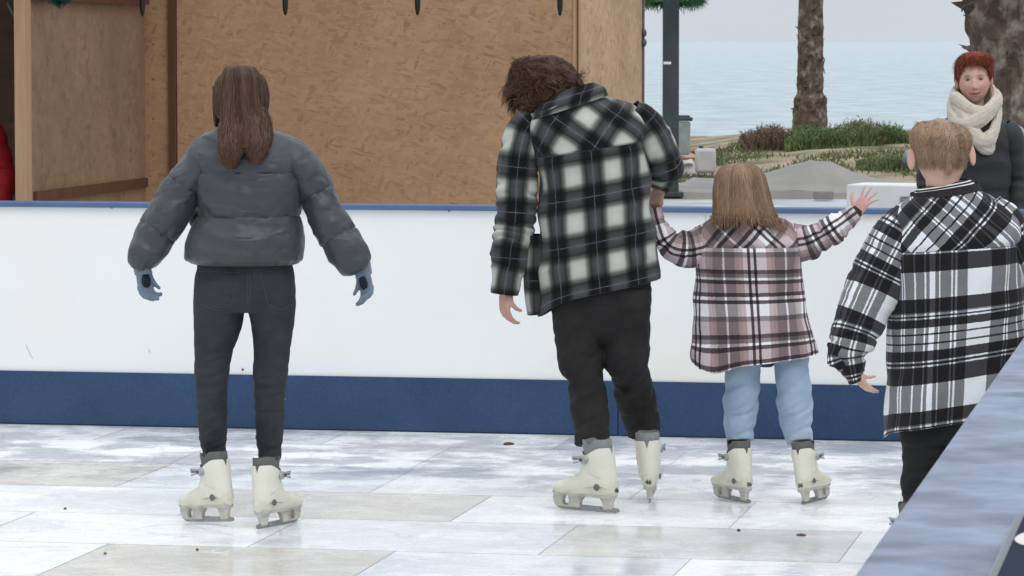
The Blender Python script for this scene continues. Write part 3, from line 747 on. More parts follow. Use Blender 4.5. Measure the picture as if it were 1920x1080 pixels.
def rboard():
    t = thing('rink_board', 'long white rink board with blue cap rail and blue kick plate behind the skaters', 'rink board', loc=R(0, 0, 0))
    def bx(mb, u0, u1, v0, v1, z0, z1):
        vs = [R(u, v, z) for z in (z0, z1) for (u, v) in ((u0, v0), (u1, v0), (u1, v1), (u0, v1))]
        mb.add(vs, [(3, 2, 1, 0), (4, 5, 6, 7), (0, 1, 5, 4), (1, 2, 6, 5), (2, 3, 7, 6), (3, 0, 4, 7)])
    joint = 0.50
    edges = [joint-4.7*k for k in range(3, 0, -1)]+[joint+4.7*k for k in range(0, 2)]
    for a, b in zip(edges[:-1], edges[1:]):
        mb = MB(); bx(mb, a+.0005, b-.0005, .012, .05, .262, 1.047); o = mb.obj('white_panel', M_WHITE, smooth=False)
        o.parent = t; o.matrix_parent_inverse = Matrix.Translation(-t.location)
        mb = MB(); bx(mb, a+.0015, b-.0015, 0, .045, .012, .262); o = mb.obj('kick_plate', M_KICK, smooth=False, bevel=.002)
        o.parent = t; o.matrix_parent_inverse = Matrix.Translation(-t.location)
    mb = MB(); bx(mb, edges[0], edges[-1], -.012, .115, 1.045, 1.070); o = mb.obj('cap_rail', M_CAPB, smooth=False, bevel=.006); o.parent = t; o.matrix_parent_inverse = Matrix.Translation(-t.location)
    mb = MB(); bx(mb, edges[0], edges[-1], .006, .050, -.01, .012); o = mb.obj('bottom_rail', mat('dark_blue_rail', (.04, .06, .10), .6), smooth=False); o.parent = t; o.matrix_parent_inverse = Matrix.Translation(-t.location)
    mb = MB(); bx(mb, edges[0], edges[-1], .052, .09, .0, 1.03); o = mb.obj('backing_frame', mat('board_frame_metal', (.35, .36, .37), .5, metal=.4), smooth=False); o.parent = t; o.matrix_parent_inverse = Matrix.Translation(-t.location)
    for px, py in ((210, 389), (842, 395), (1498, 397), (455, 693), (1156, 706), (533, 748), (1165, 762)):
        for vv in (0,):
            # intersect photo ray with the board face
            a = (px-960)/F; b = (540-py)/F; r = Vector((a, cos(TH)+b*sin(TH), -sin(TH)+b*cos(TH))); c = Vector((0, 0, CAMZ))
            off = .012 if py < 690 else 0
            tt = (RO+RV*off-c).dot(RV)/r.dot(RV); p = c+r*tt
            mb = MB(); mb.ell(p, (.006, .004, .006), nu=10, nv=6)
            o = mb.obj('screw', M_SCREW if py < 730 else mat('screw_bright', (.6, .6, .6), .4)); o.parent = t; o.matrix_parent_inverse = Matrix.Translation(-t.location)
    # scuffs
    for pts in (((48, 646), (55, 660), (61, 672)), ((279, 655), (281, 662))):
        q = []
        for px, py in pts:
            a = (px-960)/F; b = (540-py)/F; r = Vector((a, cos(TH)+b*sin(TH), -sin(TH)+b*cos(TH))); c = Vector((0, 0, CAMZ)); tt = (RO+RV*.0115-c).dot(RV)/r.dot(RV); q.append(c+r*tt)
        mb = MB(); mb.tube(q, [.0012]*len(q), 6); o = mb.obj('scuff_mark', mat('scuff', (.35, .36, .33), .8)); o.parent = t; o.matrix_parent_inverse = Matrix.Translation(-t.location)
rboard()
# near board: its flat top seen from above
def nearboard():
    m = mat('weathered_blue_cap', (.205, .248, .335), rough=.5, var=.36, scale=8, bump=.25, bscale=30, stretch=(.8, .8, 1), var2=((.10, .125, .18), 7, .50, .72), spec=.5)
    dx = W(1600, 1080, 5.4)
    def onz(px, py, z):
        a = (px-960)/F; b = (540-py)/F; r = Vector((a, cos(TH)+b*sin(TH), -sin(TH)+b*cos(TH))); return Vector((0, 0, CAMZ))+r*((z-CAMZ)/r.z)
    A = onz(1600, 1080, 1.07); B = onz(1920, 630, 1.07); d = (B-A).normalized(); n = Vector((d.y, -d.x, 0))
    t = thing('rink_board', 'weathered pale blue rink board top running across the bottom right corner', 'rink board', loc=(A.x, A.y, 0))
    inv = Matrix.Translation(-t.location)
    def bx(mb, s0, s1, w0, w1, z0, z1):
        vs = [Vector((A.x, A.y, 0))+d*s+n*w+Vector((0, 0, z)) for z in (z0, z1) for (s, w) in ((s0, w0), (s1, w0), (s1, w1), (s0, w1))]
        mb.add(vs, [(3, 2, 1, 0), (4, 5, 6, 7), (0, 1, 5, 4), (1, 2, 6, 5), (2, 3, 7, 6), (3, 0, 4, 7)])
    L_ = 11.3
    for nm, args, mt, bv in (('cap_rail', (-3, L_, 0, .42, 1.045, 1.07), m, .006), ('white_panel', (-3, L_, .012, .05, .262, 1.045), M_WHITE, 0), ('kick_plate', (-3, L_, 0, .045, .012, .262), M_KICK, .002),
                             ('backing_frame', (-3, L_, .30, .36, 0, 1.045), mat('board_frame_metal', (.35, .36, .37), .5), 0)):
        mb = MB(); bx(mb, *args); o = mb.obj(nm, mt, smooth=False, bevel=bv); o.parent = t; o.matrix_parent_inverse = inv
    # navy rounded case lying at the outer edge
    c = thing('case', 'navy case with rounded grey rim and a pale round patch at the bottom right corner', 'case')
    P0 = onz(1862, 1080, 1.072)
    def rr(s0, w0, s1, w1, rad, k=8):
        out = []
        for (cs, cw, a0) in ((s0+rad, w0+rad, 180), (s1-rad, w0+rad, 270), (s1-rad, w1-rad, 0), (s0+rad, w1-rad, 90)):
            for i in range(k+1):
                a = radians(a0+90*i/k); out.append((cs+rad*cos(a), cw+rad*sin(a)))
        return out
    w0 = (P0-A).dot(n); s0 = (P0-A).dot(d)
    def slab(name, ins, z0, z1, mt, rad):
        poly = rr(s0-.55+ins, w0+ins, s0+.62-ins, w0+.30-ins, rad)
        mb = MB(); k = len(poly); vs = [Vector((A.x, A.y, z))+d*a+n*b for z in (z0, z1) for a, b in poly]
        mb.add(vs, [tuple(range(k)), tuple(range(2*k-1, k-1, -1))]+[(i, (i+1) % k, (i+1) % k+k, i+k) for i in range(k)])
        o = mb.obj(name, mt, smooth=True, bevel=.003); o.parent = c; return o
    slab('rim', 0, 1.0705, 1.090, mat('case_rim', (.22, .235, .27), .35, .1, coat=.4), .11)
    slab('panel', .014, 1.0895, 1.094, mat('case_navy', (.010, .018, .045), .8, .1, spec=.15), .09)
    q = onz(1946, 1010, 1.095); mb = MB(); mb.ell(q, (.034, .085, .004), Matrix.Rotation(-math.atan2(d.x, d.y), 3, 'Z'), nu=32, nv=10)
    o = mb.obj('patch', mat('case_patch', (.72, .68, .64), .5), c)
nearboard()

# ---- wooden huts
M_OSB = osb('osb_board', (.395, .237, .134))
M_OSBS = osb('osb_board_side_lit', (.50, .325, .195), sx=.9, sz=.40)  # lighter copy of the sheets, side light put into the colour
M_OSBL = osb('osb_board_shaded', (.25, .158, .098), sx=.9, sz=.35, ct=.8)  # darker copy of the sheets, shade of the left recess put into the colour
M_PINE = mat('pine_batten', (.42, .27, .155), rough=.6, var=.16, scale=5, stretch=(6, 6, .5), bump=.1, bscale=30)
M_PINED = mat('dark_stained_wood', (.10, .040, .022), rough=.6, var=.25, scale=5, stretch=(6, 6, .5))
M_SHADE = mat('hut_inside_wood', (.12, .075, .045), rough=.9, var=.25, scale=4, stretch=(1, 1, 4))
HA = ANG
def hutbox(mb, O, u0, u1, v0, v1, z0, z1):
    vs = [O+RU*u+RV*v+Vector((0, 0, z)) for z in (z0, z1) for (u, v) in ((u0, v0), (u1, v0), (u1, v1), (u0, v1))]
    mb.add(vs, [(3, 2, 1, 0), (4, 5, 6, 7), (0, 1, 5, 4), (1, 2, 6, 5), (2, 3, 7, 6), (3, 0, 4, 7)])
def hut_part(t, name, O, args, mt, bevel=0):
    """mesh in a local frame whose x runs along the wall so that the board texture follows it"""
    u0, u1, v0, v1, z0, z1 = args
    mb = MB(); mb.box(((u0+u1)/2, (v0+v1)/2, (z0+z1)/2), (u1-u0, v1-v0, z1-z0))
    o = mb.obj(name, mt, t, smooth=False, bevel=bevel); o.rotation_euler = (0, 0, -HA); o.location = (0, 0, 0); return o
def build_huts():
    # main hut
    Yf = 22.5; C0 = W(1085, 300, Yf); O = Vector((C0.x, C0.y, 0))
    t = thing('wooden_hut', 'large hut of tan chipboard sheets behind the middle of the rink board', 'hut', loc=O)
    ppm = F/Yf; k = lambda px: (px-1085)/ppm*1.012          # along-wall metres
    ztop = 2.75
    P = lambda n, a, m, b=0: hut_part(t, n, O, a, m, b)
    P('front_wall', (k(315)+.001, k(1075), 0, .018, .05, ztop), M_OSB)
    P('front_wall', (k(250)+.001, k(301), 0.004, .022, .05, ztop), M_OSB)
    P('corner_post', (k(1074), k(1087), -.008, .05, 0, ztop), M_PINE, .002)
    P('dark_batten', (k(301), k(314.5), -.03, .03, 0, ztop), M_PINED, .003)
    P('post', (k(239), k(250), -.012, .06, 0, ztop), M_PINE, .003)
    P('trim_strip', (k(1082), k(1084.5), -.014, -.008, 0, ztop), M_PINED)
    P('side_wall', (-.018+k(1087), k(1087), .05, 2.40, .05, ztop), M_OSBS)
    P('side_edge_trim', (-.02+k(1087), k(1087)+.012, 2.40, 2.44, 0, ztop), mat('weathered_trim', (.16, .11, .09), .8, .3, 20))
    P('back_wall', (k(239), k(1085), 2.38, 2.40, .05, ztop), M_OSB)
    P('roof', (k(225), k(1110), -.25, 2.65, ztop+.001, ztop+.08), M_PINED)
    # screws up the narrow sheet
    for py in (83, 150, 226, 296):
        z = W(268, py, Yf).z
        mb = MB(); mb.ell((k(268), .003, z), (.005, .003, .005), nu=8, nv=6); o = mb.obj('screw', M_SCREW, t); o.rotation_euler = (0, 0, -HA)
    for py in (62, 80):
        mb = MB(); mb.ell((k(1087)+.012, 2.40, W(1206, py, 24.9).z), (.02, .02, .028), nu=8, nv=6); o = mb.obj('hook', M_SCREW, t); o.rotation_euler = (0, 0, -HA)
    # left hut: open front with post, its side wall seen obliquely
    Y2 = 20.6; C1 = W(50, 300, Y2); O2 = Vector((C1.x, C1.y, 0)); q = F/Y2
    t2 = thing('wooden_hut', 'open-fronted hut with pale corner post and shade-toned side sheet at the left edge', 'hut', loc=O2)
    P2 = lambda n, a, m, b=0: hut_part(t2, n, O2, a, m, b)
    P2('corner_post', (-22/q, -.001, -.01, .10, 0, 2.6), M_PINE, .004)
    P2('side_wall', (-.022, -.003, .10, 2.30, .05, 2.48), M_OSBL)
    P2('wall_batten', (-.002, .018, .12, 2.28, W(60, 365, Y2).z-.045, W(60, 365, Y2).z+.012), M_PINED)
    P2('top_beam', (-.03, .03, .10, 2.29, W(240, 8, 22.5).z-.0, W(240, 8, 22.5).z+.14), M_PINED)
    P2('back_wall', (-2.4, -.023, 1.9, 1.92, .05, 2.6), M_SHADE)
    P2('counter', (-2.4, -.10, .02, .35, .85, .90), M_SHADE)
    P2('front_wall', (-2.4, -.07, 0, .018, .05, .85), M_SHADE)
    P2('roof', (-2.6, .12, -.55, 2.5, 2.6, 2.68), M_PINED)
    mb = MB(); mb.tube([(-.30, .6, 2.05), (-.06, .7, 1.55)], .012, 8); o = mb.obj('brace_rod', mat('rod_grey_green', (.10, .12, .10), .5), t2); o.rotation_euler = (0, 0, -HA)
build_huts()
# hanging black spike lamps in front of the hut's eaves
def spikes():
    src = None
    for i, (px, tip) in enumerate(((267, 31), (535, 29), (783, 29), (1050, 30))):
        Y = 21.6; p = W(px, tip, Y)
        lab = ['black hanging spike light beside the dark batten', 'black hanging spike light above and right of the grey jacket skater', 'black hanging spike light over the middle of the chipboard wall', 'black hanging spike light above the curly haired skater'][i]
        if src is None:
            mb = MB(); mb.tube([(0, 0, 0), (0, 0, .012), (0, 0, .05), (0, 0, .16), (0, 0, .30)], [.003, .010, .016, .018, .016], 14)
            src = mb.obj('spike_light', mat('black_rubber', (.012, .013, .014), .45, .2)); o = src
            m2 = MB(); m2.tube([(0, 0, .30), (0, 0, .55)], [.005, .004], 8); c = m2.obj('cord', MATS['black_rubber'], o)
        else:
            o = src.copy(); link(o); c = c.copy(); link(c, o)
        o.location = p; tag(o, lab, 'hanging light', 'spike lights hanging in front of the hut')
spikes()
# garland tufts
def tinsel(name, label, pts, R_, n, mt, dens=1.0, blade=.07):
    mb = MB(); rnd = random.Random(len(pts)*7+n)
    P = [Vector(p) for p in pts]
    mb.tube(P, .008, 6)
    for i in range(n):
        q = rnd.random()*(len(P)-1); j = min(int(q), len(P)-2); c = P[j].lerp(P[j+1], q-j)
        d = Vector((rnd.gauss(0, 1), rnd.gauss(0, 1), rnd.gauss(0, 1))).normalized(); l = blade*rnd.uniform(.5, 1.1); s = d.cross(Vector((rnd.random(), rnd.random(), rnd.random()))).normalized()*.004
        e = c+d*l*R_; mb.add([c-s, c+s, e+s*.4, e-s*.4], [(0, 1, 2, 3)])
    o = mb.obj(name, mt, smooth=False, recalc=False); tag(o, label, 'garland'); return o
M_TIN = mat('green_tinsel', (.02, .11, .065), rough=.35, var=.5, scale=40)
M_TIN2 = mat('bright_green_tinsel', (.035, .15, .035), rough=.4, var=.6, scale=30)
tinsel('garland', 'green tinsel tuft hanging from the left hut eaves', [W(92, -12, 20.8), W(112, 2, 20.8), W(130, -14, 20.8)], 1.0, 900, M_TIN, blade=.05)
# ---- lamp post, bin and things beyond
def post():
    Y = 44.5; q = F/Y
    t = thing('lamp_post', 'dark grey square lamp post with green garland top and white sticker', 'lamp post', loc=(W(1257, 365, Y).x, Y, 0))
    mb = MB(); mb.box((0, 0, 1.9), (30/q, 30/q, 3.9)); mb.obj('post', mat('post_dark_grey', (.035, .045, .05), .5, .25, 4, stretch=(3, 3, .6)), t, smooth=False, bevel=.015)
    mb = MB(); mb.box((0, 0, .03), (.30, .30, .06)); mb.obj('base_plate', MATS['post_dark_grey'], t, smooth=False, bevel=.01)
    z = W(1257, 118, Y).z; mb = MB(); mb.box((-.045, -15/q-.002, z), (.09, .004, .03)); mb.obj('sticker', mat('sticker_white', (.7, .7, .7), .6), t, smooth=False)
    a = [W(1257+56*cos(th), -2+10*sin(th), Y-.1+.3*sin(th)) for th in np.linspace(0, 2*pi, 14)]
    tinsel('garland', 'bright green tinsel garland wrapped round the lamp post top', a, 1.5, 3500, M_TIN2, blade=.085)
    Y = 50; t = thing('litter_bin', 'grey litter bin with dark green lid standing behind the lamp post', 'litter bin')
    b = MB(); c = W(1279, 290, Y); h = W(1279, 228, Y).z
    b.box((c.x, Y, (h+c.z)/2), (.19, .2, h-c.z), taper=1.12); b.obj('bin_body', mat('bin_grey', (.25, .29, .28), .5, .2), t, smooth=False, bevel=.02)
    b = MB(); b.box((c.x, Y, h+.035), (.27, .26, .05)); b.box((c.x, Y, h+.07), (.20, .2, .03)); b.obj('lid', mat('bin_lid', (.03, .055, .06), .5), t, smooth=False, bevel=.015)
post()
def palm(name, px, Y, base_py, r0, rfn, label, seed, h=6.5, px_w=None, stubs=160):
    t = thing('palm_tree', label, 'palm tree'); rnd = random.Random(seed)
    p0 = W(px, base_py, Y); x0 = p0.x; z0 = p0.z-.05
    mb = MB(); seg = 40; rows = int(h/.05); vs = []; fs = []
    for j in range(rows):
        z = z0+h*j/(rows-1); 
        for k in range(seg):
            a = 2*pi*k/seg; r = rfn(z-z0)
            r *= 1+.16*ridge(a*2.2+seed, z*3.2, 0)+.10*nz3(a*5, z*9, seed)+.05*ridge(a*6, z*14, 3)+.05*((z*7+a*.5) % 1)
            vs.append((x0+r*cos(a), Y+r*sin(a), z))
    for j in range(rows-1):
        for k in range(seg): k2 = (k+1) % seg; fs.append((j*seg+k, j*seg+k2, (j+1)*seg+k2, (j+1)*seg+k))
    mb.add(vs, fs)
    mt = mat('palm_bark_%d' % seed, (.115, .082, .062), rough=.95, var=.5, scale=5, bump=.8, bscale=14, stretch=(2, 2, 1.6), var2=((.26, .225, .19), 5, .52, .66))
    # broken leaf bases grow out of the trunk
    for i in range(stubs):
        z = z0+.3+(h-1.2)*rnd.random(); a = rnd.uniform(0, 2*pi); r = rfn(z-z0); w_ = r*rnd.uniform(.22, .42); l = r*rnd.uniform(.45, 1.05)
        out = Vector((cos(a), sin(a), 0)); sd = Vector((-sin(a), cos(a), 0)); c = Vector((x0, Y, z))+out*r*.9
        up = rnd.uniform(-.2, .9); tip = c+out*l*.62+Vector((0, 0, up*l)); th = out*.02
        p = [c-sd*w_, c+sd*w_, tip+sd*w_*.35, tip-sd*w_*.35]; cv = Vector((0, 0, -l*.5))
        vs = p+[p[0]-out*.05+cv, p[1]-out*.05+cv, p[2]-out*.03+cv*.15, p[3]-out*.03+cv*.15]
        mb.add(vs, [(0, 1, 2, 3), (4, 7, 6, 5), (0, 4, 5, 1), (1, 5, 6, 2), (2, 6, 7, 3), (3, 7, 4, 0)])
    mb.obj('trunk', mt, t, smooth=False)
    mb = MB()
    for i in range(26):
        a = rnd.uniform(0, 2*pi); el = rnd.uniform(-.3, 1.2); Lf = h*.35; pts = []
        for k in range(8):
            q = k/7; pts.append(Vector((x0, Y, z0+h-.1))+Vector((cos(a)*cos(el), sin(a)*cos(el), sin(el)))*Lf*q+Vector((0, 0, -1.0*q*q*Lf*.45)))
        mb.tube(pts, [.03*(1-k/9) for k in range(8)], 5)
        for k in range(1, 8):
            for s_ in (-1, 1):
                d = (pts[k]-pts[k-1]).normalized(); sdd = d.cross(Vector((0, 0, 1))).normalized()*s_
                for m_ in range(3):
                    c = pts[k-1].lerp(pts[k], m_/3); e = c+(sdd*.8+d*.5+Vector((0, 0, -.25))).normalized()*Lf*.28
                    mb.add([c-d*.03, c+d*.03, e], [(0, 1, 2)])
    mb.obj('crown', mat('palm_frond', (.06, .10, .03), .6, .4, 5), t, smooth=False, recalc=False)
palm('palm_tree', 1519, 57, 246, .2, lambda z: float(np.interp(z, [0, .55, .62, .8, 3], [.225, .21, .165, .17, .145])), 'slim brown palm with broken leaf stubs rising from the shrubby dune', 3, h=6.0, stubs=150)
palm('palm_tree', 1895, 25, 585, .3, lambda z: float(np.interp(z, [0, .8, 1.6, 2.3, 3], [.33, .20, .21, .30, .31])), 'thick rough palm trunk behind the red haired onlooker', 8, h=6.0, stubs=260)
# hanging dead bits of the slim palm and the thick palm
def deadleaf():
    for (pts, Y, lab, r_) in ((((1541, 103), (1546, 112), (1543, 125), (1547, 138)), 56.7, 'dry leaf strip hanging off the right of the slim palm', .02),
                          (((1826, 5), (1806, 12), (1803, 22)), 24.6, 'curled dead frond stub at the upper left of the thick palm', .016), (((1832, 75), (1822, 55), (1812, 32), (1806, 28), (1830, 36)), 24.6, 'long split dead frond stub on the left of the thick palm', .010)):
        mb = MB(); P = [W(x, y, Y) for x, y in pts]; mb.tube(P, [r_*(1-.5*i/len(P)) for i in range(len(P))], 8, flat=.5)
        tag(mb.obj('dead_frond', mat('dead_frond_m', (.07, .055, .045), .9, .3, 20)), lab, 'dead frond')
deadleaf()
def shrub(px0, px1, py_top, py_base, Y, n, mt, label, seed, spread=.35, depth=1.2, cat='shrub', kind=None, blade=.014):
    rnd = random.Random(seed); mb = MB()
    xa, xb = W(px0, py_base, Y).x, W(px1, py_base, Y).x; zb = W(px0, py_base, Y).z; zt = W(px0, py_top, Y).z; H = zt-zb
    for i in range(n):
        u = rnd.random(); x = xa+(xb-xa)*u; y = Y+rnd.uniform(-depth, depth)*.5
        prof = (sin(pi*min(max(u, .02), .98)))**.4*(.72+.38*nz3(u*5, seed, 0)+.18*rnd.random()); h = H*prof*(.55+.5*rnd.random())
        zg = min(gz(x, y), zb+.05) if cat != 'stuff' else gz(x, y)
        zg = gz(x, y)
        l = Vector((rnd.gauss(0, spread), rnd.gauss(0, spread), 1)).normalized(); c = Vector((x, y, zg-.02)); tot = (zb-zg)+h if kind is None else h
        tot = max(tot, .08)
        m_ = c+l*tot*.5; bnd = Vector((rnd.gauss(0, .2), rnd.gauss(0, .2), 0))*tot; e = c+l*tot+bnd*.5; s = Vector((1, rnd.gauss(0, .6), 0)).normalized()*blade*(.5+rnd.random())
        mb.add([c-s, c+s, m_+s*.8, m_-s*.8, e], [(0, 1, 2, 3), (3, 2, 4)])
        for b in range(3):
            q = rnd.uniform(.35, 1); cc = c.lerp(e, q); dd = Vector((rnd.gauss(0, 1), rnd.gauss(0, 1), rnd.uniform(0, 1.3))).normalized()*tot*.16; ss = s*.7
            mb.add([cc-ss, cc+ss, cc+dd], [(0, 1, 2)])
    o = mb.obj('shrub' if kind is None else cat, mt, smooth=False, recalc=False)
    if kind: tag(o, kind=kind)
    else: tag(o, label, 'shrub')
GR1 = mat('shrub_green', (.105, .155, .055), .8, .55, 3.0); GR2 = mat('shrub_olive', (.14, .17, .075), .8, .5, 3); GR3 = mat('shrub_russet', (.15, .10, .07), .85, .45, 4); GR4 = mat('dune_grass_m', (.12, .145, .06), .85, .5, 2)
shrub(1395, 1492, 226, 268, 54, 1500, GR3, 'low reddish brown shrub on the left of the slim palm', 1)
shrub(1470, 1590, 224, 268, 53.6, 2200, GR1, 'green feathery shrub at the foot of the slim palm', 2)
shrub(1560, 1650, 212, 268, 53.8, 2200, GR2, 'tallest green shrub in the middle of the dune top', 3)
shrub(1625, 1700, 222, 268, 54.0, 1600, GR1, 'green shrub at the right end of the dune top', 4)
shrub(1610, 1790, 278, 316, 49.8, 2600, GR2, 'wide low green shrub on the dune slope beside the blond head', 5, depth=.8)
def dunegrass():
    rnd = random.Random(5); mb = MB()
    for i in range(16000):
        x = rnd.uniform(1.8, 9); y = rnd.uniform(48.3, 56)
        if nz3(x*.9, y*.7, 2) < .02+.3*(rnd.random()-.5): continue
        z = gz(x, y); h = rnd.uniform(.03, .10); s = Vector((.012, rnd.gauss(0, .006), 0)); l = Vector((rnd.gauss(0, .5), rnd.gauss(0, .5), 1))*h; c = Vector((x, y, z-.01))
        mb.add([c-s, c+s, c+l], [(0, 1, 2)])
    tag(mb.obj('grass', GR4, smooth=False, recalc=False), kind='stuff')
dunegrass()
# tarpaulin heap
def tarp():
    m = mat('grey_tarpaulin', (.235, .22, .20), rough=.5, var=.12, scale=2.5, bump=.3, bscale=18, wr=(1.3, .5, .06, (1, 1, 1)))
    Y = 45.6; q = F/Y
    def hgt(x, y):     # px-based outline converted to metres around the heap
        px = 960+x*q; v = y-Y
        ridge_ = np.interp(px, [1265, 1300, 1360, 1425, 1470, 1521, 1560, 1600, 1640, 1705, 1735], [12, 32, 28, 40, 50, 68, 66, 44, 32, 28, 14])/q
        edge = np.interp(px, [1265, 1400, 1440, 1480, 1735], [1.0, 1.0, 1, 1, 1])
        fv = max(0, 1-abs(v-.1)/1.05)
        low = .11*max(0, 1-abs(v+.2)/1.35)**.3
        z = max(ridge_*fv, min(ridge_, low+.02))*edge
        sk = -.9+.06*nz3(x*2, 0, 0); z = max(z, .12+.03*nz3(x*1.2, 0, 3)) if abs(v) < .95 else z
        z += .030*(ridge(x*1.2-v*.8, v*1.2+x*.3, 4)-.5)+.035*exp(-((v+.75-.1*sin(x))/.06)**2)-.03*exp(-((x*q+960-1528+v*30)/9)**2)*0
        return z-.015 if abs(v) < 1.12 else -.03
    mb = MB(); xs = np.linspace((1262-960)/q, (1738-960)/q, 150); ys = np.linspace(Y-1.2, Y+1.3, 60); vs = [(x, y+.05*nz3(x*1.5, 0, 0), gz(x, y)+max(-.03, hgt(x, y))) for y in ys for x in xs]
    fs = [(j*150+i, j*150+i+1, (j+1)*150+i+1, (j+1)*150+i) for j in range(59) for i in range(149)]
    mb.add(vs, fs); o = mb.obj('tarpaulin', m); tag(o, 'grey tarpaulin draped over a heap beyond the rink board', 'tarpaulin')
    md = o.modifiers.new('s', 'SOLIDIFY'); md.thickness = .006
    Y = 43.8; a, b = W(1526, 355, Y), W(1562, 344, Y); mb = MB(); mb.box(((a.x+b.x)/2, Y, .045), (b.x-a.x, .2, .095)); tag(mb.obj('concrete_block', mat('block_grey', (.22, .20, .17), .9, .2, 20, bump=.3, bscale=60), smooth=False, bevel=.01), 'small grey concrete block in front of the tarpaulin', 'block')
    Y = 49.5; a, b = W(1303, 316, Y), W(1342, 278, Y); t = thing('plastic_canister', 'off-white plastic canister standing by the dune left of the tarpaulin', 'canister'); mb = MB(); mb.box(((a.x+b.x)/2, Y, (a.z+b.z)/2-.03), (b.x-a.x, .2, b.z-a.z+.06)); mb.obj('canister_body', mat('canister_white', (.45, .43, .44), .5, .1), t, smooth=True, bevel=.04)
    mb = MB(); mb.tube([(a.x+.08, Y, b.z-.01), (a.x+.08, Y, b.z+.03)], .03, 12); mb.obj('canister_cap', M_DARK, t)
    for i, (px, py, Y, c, s) in enumerate(((1292, 292, 51, (.40, .27, .19), (.14, .2, .05)), (1286, 281, 52, (.24, .17, .12), (.16, .2, .05)), (1285, 305, 50.5, (.5, .48, .46), (.14, .2, .05)))):
        mb = MB(); p = W(px, py, Y); mb.ell((p.x, p.y, p.z-.02), s, nu=20, nv=12); mb.v = [tuple(Vector(v)+Vector((nz3(v[0]*7, v[1]*7, v[2]*7), 0, nz3(v[0]*9, v[1]*7, v[2]*9+4)))*.05) for v in mb.v]
        zz = gz(p.x, p.y)
        if p.z-.06 > zz: mb.tube([(p.x, p.y, zz-.03), (p.x, p.y, p.z)], [.16, .12], 12)
        tag(mb.obj('rock', mat('rock_%d' % i, c, .9, .25, 15)), ['orange brown rock beside the plastic canister', 'dark brown rock behind the orange one by the litter bin', 'pale rock lowest beside the plastic canister'][i], 'rock')
    p = W(1698, 296, 49); mb = MB(); mb.ell(p, (.035, .05, .08), nu=16, nv=10); mb.v = [tuple(Vector(v)+Vector((nz3(v[0]*20, v[1]*20, v[2]*20), 0, 0))*.02) for v in mb.v]
    tag(mb.obj('plastic_bag', mat('bag_blue', (.13, .22, .28), .6)), 'small blue plastic bag caught in the green shrub', 'bag')
tarp()
def bench():
    Y = 30; t = thing('stone_bench', 'white rendered block bench with a pebble filled recess beyond the rink board', 'bench', loc=(W(1650, 380, Y).x, Y, 0)); q = F/Y
    z1 = W(1650, 348, Y).z; rt = Matrix.Rotation(radians(-14), 3, 'Z')
    m = mat('white_render', (.70, .70, .69), .8, .06, 4, bump=.1, bscale=60)
    mb = MB(); mb.box((.32, .3, z1/2), (1.02, .50, z1), Matrix.Rotation(radians(-22), 3, 'Z')); mb.obj('bench_block', m, t, smooth=False, bevel=.012)
    mb = MB(); mb.box((.33, .02, W(1690, 378, Y).z), (.34, .02, .075), Matrix.Rotation(radians(-22), 3, 'Z')); mb.obj('recess', mat('pebble_recess', (.22, .22, .21), .9, .6, 60), t, smooth=False)
bench()
exec_people = True
#PEOPLE
# ================================================================ PEOPLE
def body_from(mbs, lofts, k=.72):
    for lf, kk in lofts:
        V = []; M = 24; seg = 16; vs = []; fs = []
        for i in range(M):
            for j in range(seg):
                c, Sd, B, T, rx, ry, n = lf.frame(i/(M-1)); ph = 2*pi*j/seg
                vs.append(c+Sd*rx*kk*sin(ph)+B*ry*kk*cos(ph))
        for i in range(M-1):
            for j in range(seg): j2 = (j+1) % seg; fs.append((i*seg+j, i*seg+j2, (i+1)*seg+j2, (i+1)*seg+j))
        fs += [tuple(range(seg)), tuple((M-1)*seg+j for j in range(seg))]
        mbs.add(vs, fs)
def skincol(base, regions=()):
    def fn(co):
        c = np.tile(np.array(base, dtype=float), (len(co), 1))
        for f in regions: c = f(co, c)
        return c
    return fn
def seam_lines(o, pts_list, Y, parent, name, mt, r=.0016, push=.001):
    """stitching laid on the cloth surface"""
    bm = bmesh.new(); bm.from_mesh(o.data); bv = BVHTree.FromBMesh(bm); bm.free()
    mb = MB()
    for pts in pts_list:
        q = []
        for i in range(len(pts)-1):
            for k in range(8): t = k/8; q.append((pts[i][0]*(1-t)+pts[i+1][0]*t, pts[i][1]*(1-t)+pts[i+1][1]*t))
        q.append(pts[-1]); P = []
        for px, py in q:
            tgt = W(px, py, Y); c = Vector((0, 0, CAMZ)); d = (tgt-c).normalized(); h = bv.ray_cast(c+d*8, d)
            if h[0] is not None: P.append(h[0]-d*push)
        if len(P) > 2: mb.tube(P, r, 5)
    if mb.v: return mb.obj(name, mt, parent)

